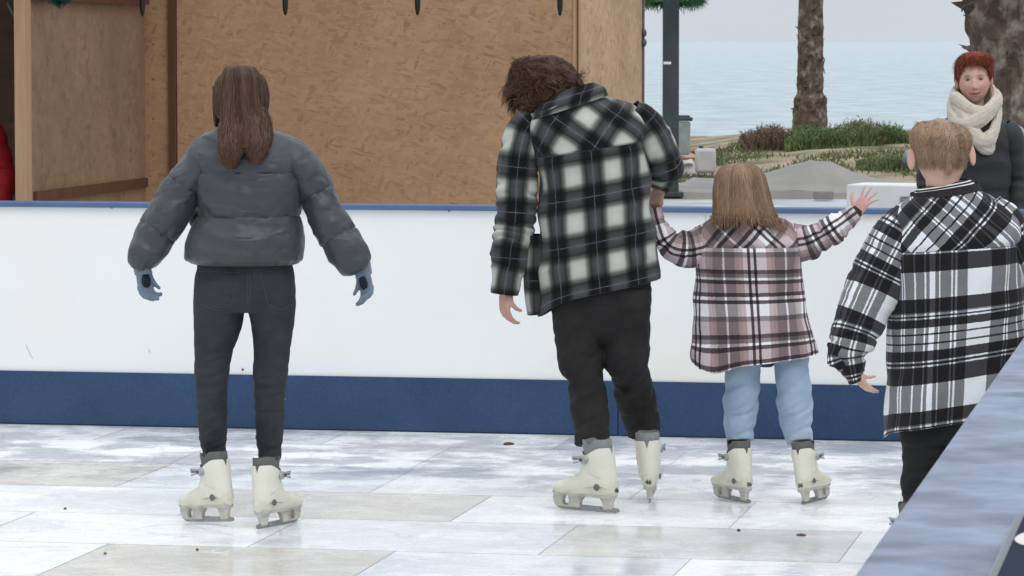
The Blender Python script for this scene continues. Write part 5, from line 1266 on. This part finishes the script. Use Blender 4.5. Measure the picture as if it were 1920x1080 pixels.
    wl = W(1229, 394, Y0); hand(mb, wl, (-.05, .15, 1), (.6, .8, 0), .62, curl=(60, 60, 60, 60), thumb=(25, 45), side=1); mb.tube([W(1231, 402, Y0), wl+Vector((0, 0, .01))], [.018, .016], 12)
    mb.tube([W(1388, 805, Y0), W(1390, 860, Y0+.02), W(1392, 890, Y0+.02)], [.034, .03, .025], 12); mb.tube([W(1500, 805, Y0), W(1506, 860, Y0+.02), W(1508, 890, Y0+.02)], [.034, .03, .025], 12)
    own(mb.obj('body', SKIN, remesh=.004, sm=2, colfn=skincol((.55, .31, .27))))
    for a in ((1, 1404, 944, .0085, 30, 0, 0, .86), (-1, 1506, 946, .0085, -29, 0, -9, .86)):
        bt, M = skate(t, *a, num='36'); bt.matrix_parent_inverse = inv
    M_H = hairmat('light_brown_long_hair', (.25, .158, .098), .40, .5)
    hr = Loft([(1385, 306, 0, 8, .02, 0, 2), (1386, 309, 0, 24, .05, 0, 2), (1387, 318, 0, 37, .08, 0, 2), (1388, 334, 0, 45, .095, 0, 2), (1389, 352, 0, 49, .10, 0, 2), (1391, 372, -.01, 52, .10, 0, 2), (1394, 390, -.02, 55, .10, 0, 2.1), (1397, 403, -.03, 59, .10, -2, 2.2), (1398, 413, -.035, 61, .098, -4, 2.2)], Y0, 40)
    mb = MB(); hr.build(mb, seg=60, M=50, top=True, hem=False, disp=lambda p, u, v, f: .004*ridge(p*5, f*1.5, 2)+.002*ridge(p*14, f*2, 4)-.006-.05*max(0, -cos(p))*f); capcol(mb, .75)
    strands(mb, hr, 5200, .0030, phi=(-2.2, 2.2), f0=(0, .12), f1=(.86, 1.0), segs=14, drift=.12, off=(-.003, .006), jit=.005, tone=(.55, 1.45), clump=.18)
    for i in range(26):      # ends that fan out over the collar
        ph = -1.35+2.7*i/25+random.gauss(0, .04); p, n = hr.pt(ph, .93, 0); q, _ = hr.pt(ph, .99, 0); dn = (q-p).normalized()
        for k in range(16):
            o3 = Vector((random.gauss(0, .010), random.gauss(0, .006), 0)); l = random.uniform(.012, .05)+.02*(i > 18); pts = [p+o3+dn*l*j_/6*1.1+n*(.006+.012*(j_/6)**2*(1 if i > 15 else .3))+Vector((.012 if i > 17 else 0, 0, 0))*(j_/6)**2 for j_ in range(7)]
            b0 = len(mb.v); mb.tube(pts, [.0016*(1-.8*j_/6) for j_ in range(7)], 4, cap=False); mb.col += [(random.uniform(.6, 1.35),)*3]*(len(mb.v)-b0)
    own(mb.obj('hair', M_H, recalc=False))
skater_child()

# ------------------------------------------------ skater 4: blond boy
def skater_boy():
    Y0 = 12.9
    t = thing('person', 'blond short-haired skater in black and white check overshirt behind the near board', 'person', loc=(W(1790, 600, Y0).x, Y0, 0))
    inv = Matrix.Translation(-t.location)
    def own(o): o.parent = t; o.matrix_parent_inverse = inv; return o
    torso = Loft([(1773, 357, .0, 48, .07, 4, 2), (1775, 362, -.01, 64, .085, 4, 2), (1779, 374, -.02, 84, .105, 2, 2.1), (1784, 392, -.02, 106, .12, 1, 2.2), (1788, 415, -.02, 120, .135, 1, 2.3), (1792, 450, -.02, 123, .15, 3, 2.4), (1792, 500, -.01, 121, .155, 5, 2.4),
                  (1791, 560, 0, 124, .158, 6, 2.4), (1789, 620, 0, 128, .162, 7, 2.4), (1787, 680, 0, 131, .166, 8, 2.4), (1785, 740, 0, 132, .168, 8, 2.4), (1783, 787, 0, 130, .165, 8, 2.4)], Y0, 90)
    ty = .255
    def d(phi, u, v, f):
        z = .006*(ridge(u*4+v*1.2, v*3-u*1, 32)-.5)+.002*ridge(u*13, v*9, 5)+.008*nz3(u*5, v*3, 14)
        z += .020*(ridge(u*2.6+v*.5, v*1.4, 38)-.6)*np.interp(f, [.2, .5, 1], [.2, .7, 1.0])+.011*nz3(u*8+v*6, v*8-u*4, 6)
        z += -.007*exp(-((f-ty)/.012)**2)+(.003 if f < ty else 0); return z
    hm = lambda phi, f: Vector((0, 0, (-.030*exp(-((phi+1.7)/.5)**2))*max(0, f-.85)/.15))
    mb = MB(); torso.build(mb, seg=140, M=140, disp=d, top=True, uvfn=biasuv(ty, 42, (.02, -.005)), u0=.14, v0=.10, hemfn=hm)
    LA = Loft([(1712, 412, -.01, 42, .085, None), (1690, 440, -.02, 50, .092, None), (1668, 480, -.02, 54, .096, None), (1645, 525, -.02, 55, .096, None), (1625, 570, -.03, 53, .092, None), (1607, 612, -.04, 47, .084, None), (1598, 642, -.05, 43, .076, None), (1594, 662, -.05, 34, .066, None), (1597, 684, -.05, 27, .056, None), (1601, 705, -.05, 20, .046, None), (1605, 716, -.05, 15, .036, None)], Y0, 60)
    RA = Loft([(1845, 400, -.01, 44, .085, None), (1874, 428, -.02, 49, .092, None), (1893, 465, -.01, 46, .092, None), (1908, 505, .05, 42, .085, None), (1925, 535, .16, 36, .075, None), (1945, 545, .28, 30, .06, None)], Y0, 40)
    fs = addd(folds(37, .008, 4, 8, .4), env(folds(39, .011, 3.5, 20, .3), [(0, .2), (.3, .25), (.6, .35), (.72, 1), (.85, 1.2), (1, .8)]))
    LA.build(mb, seg=64, M=120, disp=fs, u0=.12, v0=.09, hemth=.005); RA.build(mb, seg=64, M=80, disp=fs, u0=.05, v0=.20, hemth=.005)
    own(mb.obj('overshirt', PL3))
    # unbuttoned cuff flap
    mb = MB(); fl = Loft([(1572, 650, -.09, 20, .02, None), (1566, 668, -.10, 19, .016, None), (1571, 684, -.10, 13, .012, None), (1575, 697, -.10, 7, .008, None)], Y0, 16); fl.build(mb, seg=30, M=30, disp=folds(5, .012, 12, 22), top=True, capend=True, hem=False, u0=.14, v0=.1); own(mb.obj('cuff_flap', PL3))
    # ribbed collar: dark with pale stripe
    M_R = mat('rib_black', (.022, .018, .020), .95, .2, 60, bump=.3, bscale=300); M_RW = mat('rib_white', (.75, .75, .76), .95, .1, 60)
    mb = MB(); co = Loft([(1769, 343, .01, 43, .070, 10, 2), (1770, 350, .0, 50, .078, 10, 2), (1771, 357, -.005, 57, .088, 10, 2), (1773, 365, -.01, 65, .098, 9, 2)], Y0, 20)
    co.build(mb, seg=64, M=40, disp=lambda p, u, v, f: .008+.0012*sin(u*900), hemth=.004, mifn=lambda f, p: 1 if (.12 < f < .23 or .36 < f < .47 or .62 < f < .72) else 0); own(mb.obj('rib_collar', [M_R, M_RW]))
    M_T = mat('black_track_trousers', (.009, .009, .010), rough=.75, var=.3, scale=8, bump=.1, bscale=200, spec=.3)
    pel = Loft([(1785, 740, 0, 104, .13, 0, 2.3), (1782, 780, 0, 98, .13, 0, 2.5), (1780, 830, 0, 92, .12, 0, 2.7)], Y0, 24)
    l1 = Loft([(1744, 780, 0, 54, .12, None), (1740, 830, 0, 50, .11, None), (1736, 880, 0, 46, .10, None), (1732, 930, 0, 42, .09, None), (1730, 990, .01, 37, .08, None), (1730, 1050, .01, 33, .07, None)], Y0, 50)
    l2 = Loft([(1825, 780, 0, 52, .12, None), (1828, 830, 0, 48, .11, None), (1830, 880, 0, 43, .10, None), (1832, 930, 0, 37, .085, None), (1834, 980, .01, 33, .075, None), (1836, 1020, .01, 29, .06, None)], Y0, 50)
    mb = MB(); pel.build(mb, seg=56, M=30, top=True, capend=True, hem=False); fk = addd(env(folds(41, .016, 2.4, 12, .45), [(0, .4), (.5, .8), (1, .6)]), folds(44, .006, 8, 5, .7))
    l1.build(mb, seg=48, M=120, disp=fk, top=True, capend=True, hem=False); l2.build(mb, seg=48, M=120, disp=fk, top=True, capend=True, hem=False)
    own(mb.obj('trousers', M_T, remesh=.006, sm=1))
    mb = MB(); H = W(1765, 293, Y0+.0); head_pts(mb, H, pitch=radians(-14), roll=radians(-4), s=1.12, nu=64, nv=52, ear_out=.014)
    mb.tube([H+Vector((0, -.025, -.03)), H+Vector((0, -.025, -.08)), W(1769, 352, Y0), W(1775, 390, Y0)], [.060, .056, .060, .085], 24)
    body_from(mb, [(torso, .8), (LA, .5), (RA, .5), (pel, .75), (l1, .7), (l2, .7)])
    w = W(1602, 700, Y0-.05); hand(mb, w, (.45, -.1, -.55), (.4, .5, .7), .62, curl=(12, 14, 16, 20), spread=4, thumb=(20, 30), side=1); mb.tube([w+Vector((-.02, 0, .04)), w], [.026, .022], 12)
    mb.tube([W(1945, 545, Y0+.28), W(1955, 545, Y0+.36)], [.028, .024], 12); hand(mb, W(1953, 545, Y0+.34), (.2, 1, 0), (0, 0, -1), .8, curl=(40, 40, 40, 40))
    for x in (1733, 1836): mb.tube([W(x, 1010, Y0+.01), W(x, 1050, Y0+.02), W(x, 1066, Y0+.02)], [.036, .034, .03], 12)
    Hz = H.z
    def stub(co, c):
        d_ = co-np.array(H); r = (np.abs(d_[:, 0]) < .074) & (d_[:, 1] < .02)
        k = np.clip((d_[:, 2]+.062+.018*np.exp(-((d_[:, 0]-.012)/.014)**2))/.055, 0, 1)*r; hc = np.array([.235, .165, .115]); c = c*(1-.8*k[:, None])+hc*.8*k[:, None]
        e = np.clip((np.abs(d_[:, 0])-.078)/.012, 0, 1)*(d_[:, 2] > -.08); return c*(1-.3*e[:, None])+np.array([.62, .26, .22])*.3*e[:, None]
    own(mb.obj('body', SKIN, remesh=.004, sm=2, colfn=skincol((.60, .37, .29), [stub])))
    for a in ((1, 1722, 1087, .0085, 12, 0, 0, .9), (-1, 1845, 1087, .0085, -12, 0, 0, .9)):
        bt, M = skate(t, *a); bt.matrix_parent_inverse = inv
    M_H = hairmat('short_blond_hair', (.31, .205, .135), .5, .4)
    cap = Loft([(1764, 226, 0.01, 10, .025, -4, 2), (1764, 229, .01, 32, .06, -4, 2), (1764, 238, .01, 47, .09, -4, 2.1), (1764, 254, 0, 56, .112, -3, 2.2), (1764, 272, 0, 56, .114, -2, 2.2), (1764, 289, -.002, 51, .110, -1, 2.2), (1765, 304, -.004, 48, .103, 0, 2.2), (1766, 318, -.008, 45.5, .092, 0, 2.2), (1767, 330, -.012, 43, .084, 0, 2.2)], Y0, 40)
    mb = MB(); cap.build(mb, seg=64, M=50, top=True, hem=False, disp=lambda p, u, v, f: -.006-.004*f-.05*max(0, f-.50)/.5-.10*max(0, -cos(p)-.2)*max(0, f-.2)); capcol(mb, .85)
    mb.v = mb.v
    strands(mb, cap, 5000, .0028, phi=(-2.5, 2.5), f0=(0, .50), f1=(.2, .66), segs=6, drift=.25, off=(-.004, .003), jit=.004, flick=-.002, tone=(.65, 1.35), clump=.2)
    strands(mb, cap, 2600, .0022, phi=(-2.0, 2.0), f0=(.40, .66), f1=(.55, .80), segs=5, drift=.08, off=(-.005, .001), jit=.002, tone=(.7, 1.15))
    strands(mb, cap, 700, .0018, phi=(-1.9, 1.9), f0=(.6, .84), f1=(.66, .92), segs=3, drift=.05, off=(-.004, .0), jit=.001, tone=(.7, 1.1))
    strands(mb, cap, 160, .0018, phi=(.05, .25), f0=(.75, .9), f1=(.85, .99), segs=3, drift=.05, off=(-.004, .0), jit=.001, tone=(.6, 1.0))
    for i in range(90):      # tousled top
        ph = random.uniform(-pi, pi); p, n = cap.pt(ph, random.uniform(.02, .33), -.004); dn = Vector((random.gauss(-.3, .5), random.gauss(-.2, .4), random.gauss(.15, .3))); l = random.uniform(.012, .024)
        pts = [p+(n*.6+dn*.8*(j_/5)).normalized()*l*(j_/5) for j_ in range(6)]; b0 = len(mb.v); mb.tube(pts, [.0018*(1-.8*j_/5) for j_ in range(6)], 4, cap=False); mb.col += [(random.uniform(.8, 1.4),)*3]*(len(mb.v)-b0)
    own(mb.obj('hair', M_H, recalc=False))
skater_boy()

# ------------------------------------------------ onlookers
def onlooker(label, px, Y, top_py, coat, skin, hair, haircol, w=1.0, yaw=0, scarf=None, arm_out=0, zoff=0, female=True, face_pitch=0, face_roll=0, coatname='coat', headdx=0):
    p = W(px, top_py, Y); ztop = p.z; Hc = Vector((p.x+headdx, Y-.02, ztop-.138)); sh = Hc.z-.205
    t = thing('person', label, 'person', loc=(p.x, Y, 0)); inv = Matrix.Translation(-t.location)
    def own(o): o.parent = t; o.matrix_parent_inverse = inv; return o
    x = p.x
    def LF(keys, M=50, head=False):
        lf = Loft.__new__(Loft); K = [(x+(a-x)*w if not head else a, b, c, d*(1 if head else w), e*(.5+.5*w), f or 0, g) for a, b, c, d, e, f, g in keys]; lf.hastilt = keys[0][5] is not None; lf.R, lf.len = catmull(K, M); lf.M = M; T = np.gradient(lf.R[:, :3], axis=0); lf.T = T/np.linalg.norm(T, axis=1)[:, None]; return lf
    tor = LF([(x, Y, sh+.055, .085, .07, 0, 2), (x, Y, sh+.03, .15, .09, 0, 2), (x, Y, sh-.03, .205, .12, 0, 2.2), (x, Y, sh-.15, .215, .135, 0, 2.3), (x, Y, sh-.35, .20, .135, 0, 2.3), (x, Y, sh-.55, .215, .145, 0, 2.3), (x, Y, sh-.80, .225, .15, 0, 2.3)], 60)
    mb = MB(); pf = lambda phi, u, v, f: .010*abs(sin(v*17))**.5+.006*ridge(u*6, v*12, 3)-.004
    tor.build(mb, seg=80, M=110, disp=pf, top=True, hemth=.012)
    arms = []
    for s_ in (-1, 1):
        a = LF([(x+s_*.16, Y, sh-.01, .065, .07, None, 2), (x+s_*.215, Y, sh-.08, .07, .075, None, 2), (x+s_*(.25+arm_out), Y+.01, sh-.26, .062, .068, None, 2), (x+s_*(.25+arm_out), Y-.04, sh-.42, .056, .06, None, 2), (x+s_*(.21+arm_out), Y-.12, sh-.56, .048, .05, None, 2)], 40); arms.append(a)
        a.build(mb, seg=40, M=70, disp=lambda phi, u, v, f: .006*abs(sin(v*22))**.5+.007*ridge(u*6, v*16, 5)-.003, hemth=.008)
    own(mb.obj(coatname, coat))
    legs = []
    mb = MB()
    for s_ in (-1, 1):
        l = LF([(x+s_*.09, Y, sh-.60, .10, .11, None, 2), (x+s_*.10, Y, .5*(sh-.6), .07, .075, None, 2), (x+s_*.10, Y, .10, .055, .06, None, 2)], 40); legs.append(l)
        l.build(mb, seg=30, M=50, disp=folds(3, .006, 4, 14), hem=False, top=True, capend=True)
    own(mb.obj('trousers', mat('onlooker_trousers', (.03, .03, .035), .85, .2, 8)))
    mb = MB()
    for s_ in (-1, 1): mb.ell((x+s_*.10, Y-.05, .035), (.05, .13, .045))
    own(mb.obj('shoes', mat('onlooker_shoes', (.04, .03, .03), .5)))
    mb = MB(); Rm = head_pts(mb, Hc, yaw=pi+yaw, pitch=face_pitch, roll=face_roll, s=.98, nu=96, nv=84)
    mb.tube([Hc+Vector((0, .015, -.05)), Hc+Vector((0, .015, -.13)), Vector((x, Y, sh)), Vector((x, Y, sh-.08))], [.05, .05, .07, .10], 20)
    body_from(mb, [(tor, .75), (arms[0], .5), (arms[1], .5), (legs[0], .6), (legs[1], .6)])
    for s_, a in ((-1, arms[0]), (1, arms[1])):
        c = a.frame(1)[0]; T = a.frame(1)[3]; hand(mb, c-T*.005, T, (-s_, 0, -.2), .85, curl=(35, 38, 40, 42), side=s_); mb.tube([c-T*.06, c+T*.01], [.026, .024], 12)
    for s_ in (-1, 1): mb.ell((x+s_*.10, Y-.04, .045), (.035, .10, .035)); mb.tube([(x+s_*.10, Y, .04), (x+s_*.10, Y, .2)], [.03, .035], 10)
    Ri = np.array(Rm.transposed()); Hn = np.array(Hc)
    def fc(co, c):
        q = (co-Hn) @ Ri.T/.98; X, Yl, Z = q[:, 0], q[:, 1], q[:, 2]; fr = (Yl > .045)
        g = lambda a, b: np.exp(-(a/b)**2)
        def mixc(c, k, col): k = np.clip(k, 0, 1)[:, None]; return c*(1-k)+np.array(col)*k
        c = mixc(c, .38*g(np.abs(X)-.042, .02)*g(Z+.03, .02)*fr, (.66, .26, .22))
        c = mixc(c, .5*g(X, .010)*g(Z+.030, .012)*fr, (.60, .28, .22))
        c = mixc(c, 0.8*(g(X, .026)**.5)*(g(Z+.060-9*X*X, .0075)**1.3)*fr*(np.abs(X) < .030)*1.2, (.26, .022, .028))
        c = mixc(c, .95*g(np.abs(X)-.031, .016)*g(Z-.030+.15*np.maximum(0, np.abs(X)-.03), .0035)*fr, (.13, .06, .04))
        c = mixc(c, .85*g(np.abs(X)-.031, .013)*g(Z-.0125, .0052)*fr, (.10, .06, .05))
        c = mixc(c, .40*g(np.abs(X)-.031, .018)*g(Z-.010, .012)*fr, (.30, .16, .13))  # eye sockets darkened, shading put into the skin colour
        return c
    own(mb.obj('body', SKIN, remesh=.0032, sm=1, colfn=skincol(skin, [fc])))
    # eyes
    for s_ in (-1, 1):
        c = Hc+Rm @ (Vector((s_*.031, .0775, .0095))*.98); mb = MB(); mb.ell(c, (.0095, .0062, .0036), Rm, 16, 10); e = own(mb.obj('eye', mat('eye_white', (.28, .24, .22), .35)))
        mb = MB(); mb.ell(c+Rm @ Vector((-.001, .0052, .0002)), (.0046, .003, .0036), Rm, 12, 8); i = mb.obj('iris', mat('iris_dark', (.03, .02, .015), .2)); i.parent = e
    # short hair
    cap = LF([(Hc.x+.004, Y+.0, Hc.z+.142, .012, .015, 0, 2), (Hc.x+.004, Y, Hc.z+.137, .038, .05, 0, 2), (Hc.x+.003, Y+.0, Hc.z+.122, .062, .085, 0, 2), (Hc.x, Y+.01, Hc.z+.085, .078, .102, 0, 2.1), (Hc.x, Y+.018, Hc.z+.04, .083, .102, 0, 2.2), (Hc.x, Y+.03, Hc.z-.01, .079, .088, 0, 2.2), (Hc.x, Y+.035, Hc.z-.05, .068, .075, 0, 2.2)], 40, True)
    for r in cap.R: r[1] -= .018
    def openface(p_, f): return max(0, cos(p_-yaw*.6)-.28)*max(0, f-.24)
    mb = MB(); cap.build(mb, seg=60, M=50, top=True, hem=False, disp=lambda p_, u, v, f: -.006-.9*openface(p_, f)*.12+.003*ridge(p_*5, f*6, 3)); capcol(mb, .7)
    n0 = 0
    strands(mb, cap, 1500, .0045, phi=(.95, 2*pi-.95), f0=(0, .6), f1=(.3, .98), segs=7, drift=.25, off=(-.003, .008), jit=.007, tone=(.55, 1.5), clump=.2)
    strands(mb, cap, 900, .0035, phi=(-1.2, 1.2), f0=(0, .18), f1=(.22, .36), segs=7, drift=.5, off=(.0, .014), jit=.012, tone=(.5, 1.6), flick=.008, wave=.006)
    strands(mb, cap, 260, .003, phi=(-pi, pi), f0=(0, .3), f1=(.2, .55), segs=6, drift=.5, off=(.0, .01), jit=.008, tone=(.6, 1.7), flick=.020)
    strands(mb, cap, 150, .0045, phi=(-1.25, -.98), f0=(.2, .4), f1=(.5, .8), segs=7, drift=.04, off=(-.002, .004), tone=(.5, 1.2)); strands(mb, cap, 150, .0045, phi=(.98, 1.25), f0=(.2, .4), f1=(.5, .8), segs=7, drift=.04, off=(-.002, .004), tone=(.5, 1.2))
    own(mb.obj('hair', hairmat(hair, haircol, .45, .45), recalc=False))
    if scarf:
        cx, cz = x-.0, Hc.z-.145
        mb = MB()
        def loop(rx, ry, zc, sag, th, ph, ox=0, tw=0):
            pts = []; rad = []
            for k in range(49):
                a = 2*pi*k/48; fr = -cos(a)      # a=0 faces away
                pts.append(Vector((x+ox+rx*sin(a), Y-.02+ry*cos(a)*(1 if cos(a) > 0 else 1.05)-.0, zc-sag*max(0, -cos(a+ph))**1.3+.05*max(0, cos(a))+tw*sin(a))))
                rad.append(th*(1+.12*nz3(a*2, ph, 1)))
            n = len(mb.v); seg = 44; P = pts[:-1]; vs = []; fs = []; K = len(P)
            for i in range(K*3):
                f = i/3; j = int(f); q = f-j; c = P[j % K].lerp(P[(j+1) % K], q); T = (P[(j+1) % K]-P[(j-1) % K]).normalized(); up = Vector((0, 0, 1)); A = (up-T*up.dot(T)).normalized(); Bv = T.cross(A); rr = rad[j % K]*(1-q)+rad[(j+1) % K]*q
                for s2 in range(seg):
                    b = 2*pi*s2/seg+.8*sin(f*.26+ph); r2 = rr*(1+.10*abs(sin(b*5.5))**.7+.10*ridge(b*1.3, f*.35, ph)+.03*sin(f*9+b*3)); vs.append(c+A*cos(b)*r2*1.35+Bv*sin(b)*r2*.75)
            for i in range(K*3):
                i2 = (i+1) % (K*3)
                for s2 in range(seg): s3 = (s2+1) % seg; fs.append((i*seg+s2, i*seg+s3, i2*seg+s3, i2*seg+s2))
            mb.add(vs, fs)
        loop(.098, .10, cz+.070, .075, .022, .35, .0, .005); loop(.112, .115, cz+.042, .095, .024, -.5, .005, .012); loop(.098, .12, cz+.03, .165, .026, .2, .012, .0); loop(.082, .115, cz+.03, .20, .022, .5, .016, .0)
        own(mb.obj('scarf', scarf))
    return t
M_SC = mat('cream_knit_scarf', (.60, .53, .44), rough=.95, var=.10, scale=40, bump=.6, bscale=260, sheen=.3)
M_BC = mat('black_coat', (.022, .022, .023), rough=.7, var=.25, scale=8, bump=.1, bscale=90, sheen=.1)
onlooker('red haired onlooker in black coat and cream knitted scarf leaning behind the board', 1826, 17.9, 98, M_BC, (.60, .36, .29), 'short_red_hair', (.19, .048, .026), w=.84, yaw=radians(-7), scarf=M_SC, face_roll=radians(3), coatname='coat', headdx=.0)
onlooker('onlooker in pale blue jacket cut off by the right edge of the photo', 1992, 18.2, 115, mat('pale_blue_jacket', (.33, .42, .52), .8, .15, 8, bump=.2, bscale=200), (.55, .34, .27), 'brown_hair_onlooker', (.06, .04, .03), w=1.0, yaw=0, coatname='jacket', arm_out=-.01)
onlooker('person in bright red jacket standing in the open hut at the left edge', -84, 21.3, 118, mat('red_jacket', (.42, .012, .020), .75, .15, 8, bump=.2, bscale=200), (.55, .34, .27), 'dark_hair_onlooker', (.03, .02, .02), w=.98, yaw=0, coatname='jacket', arm_out=.02)
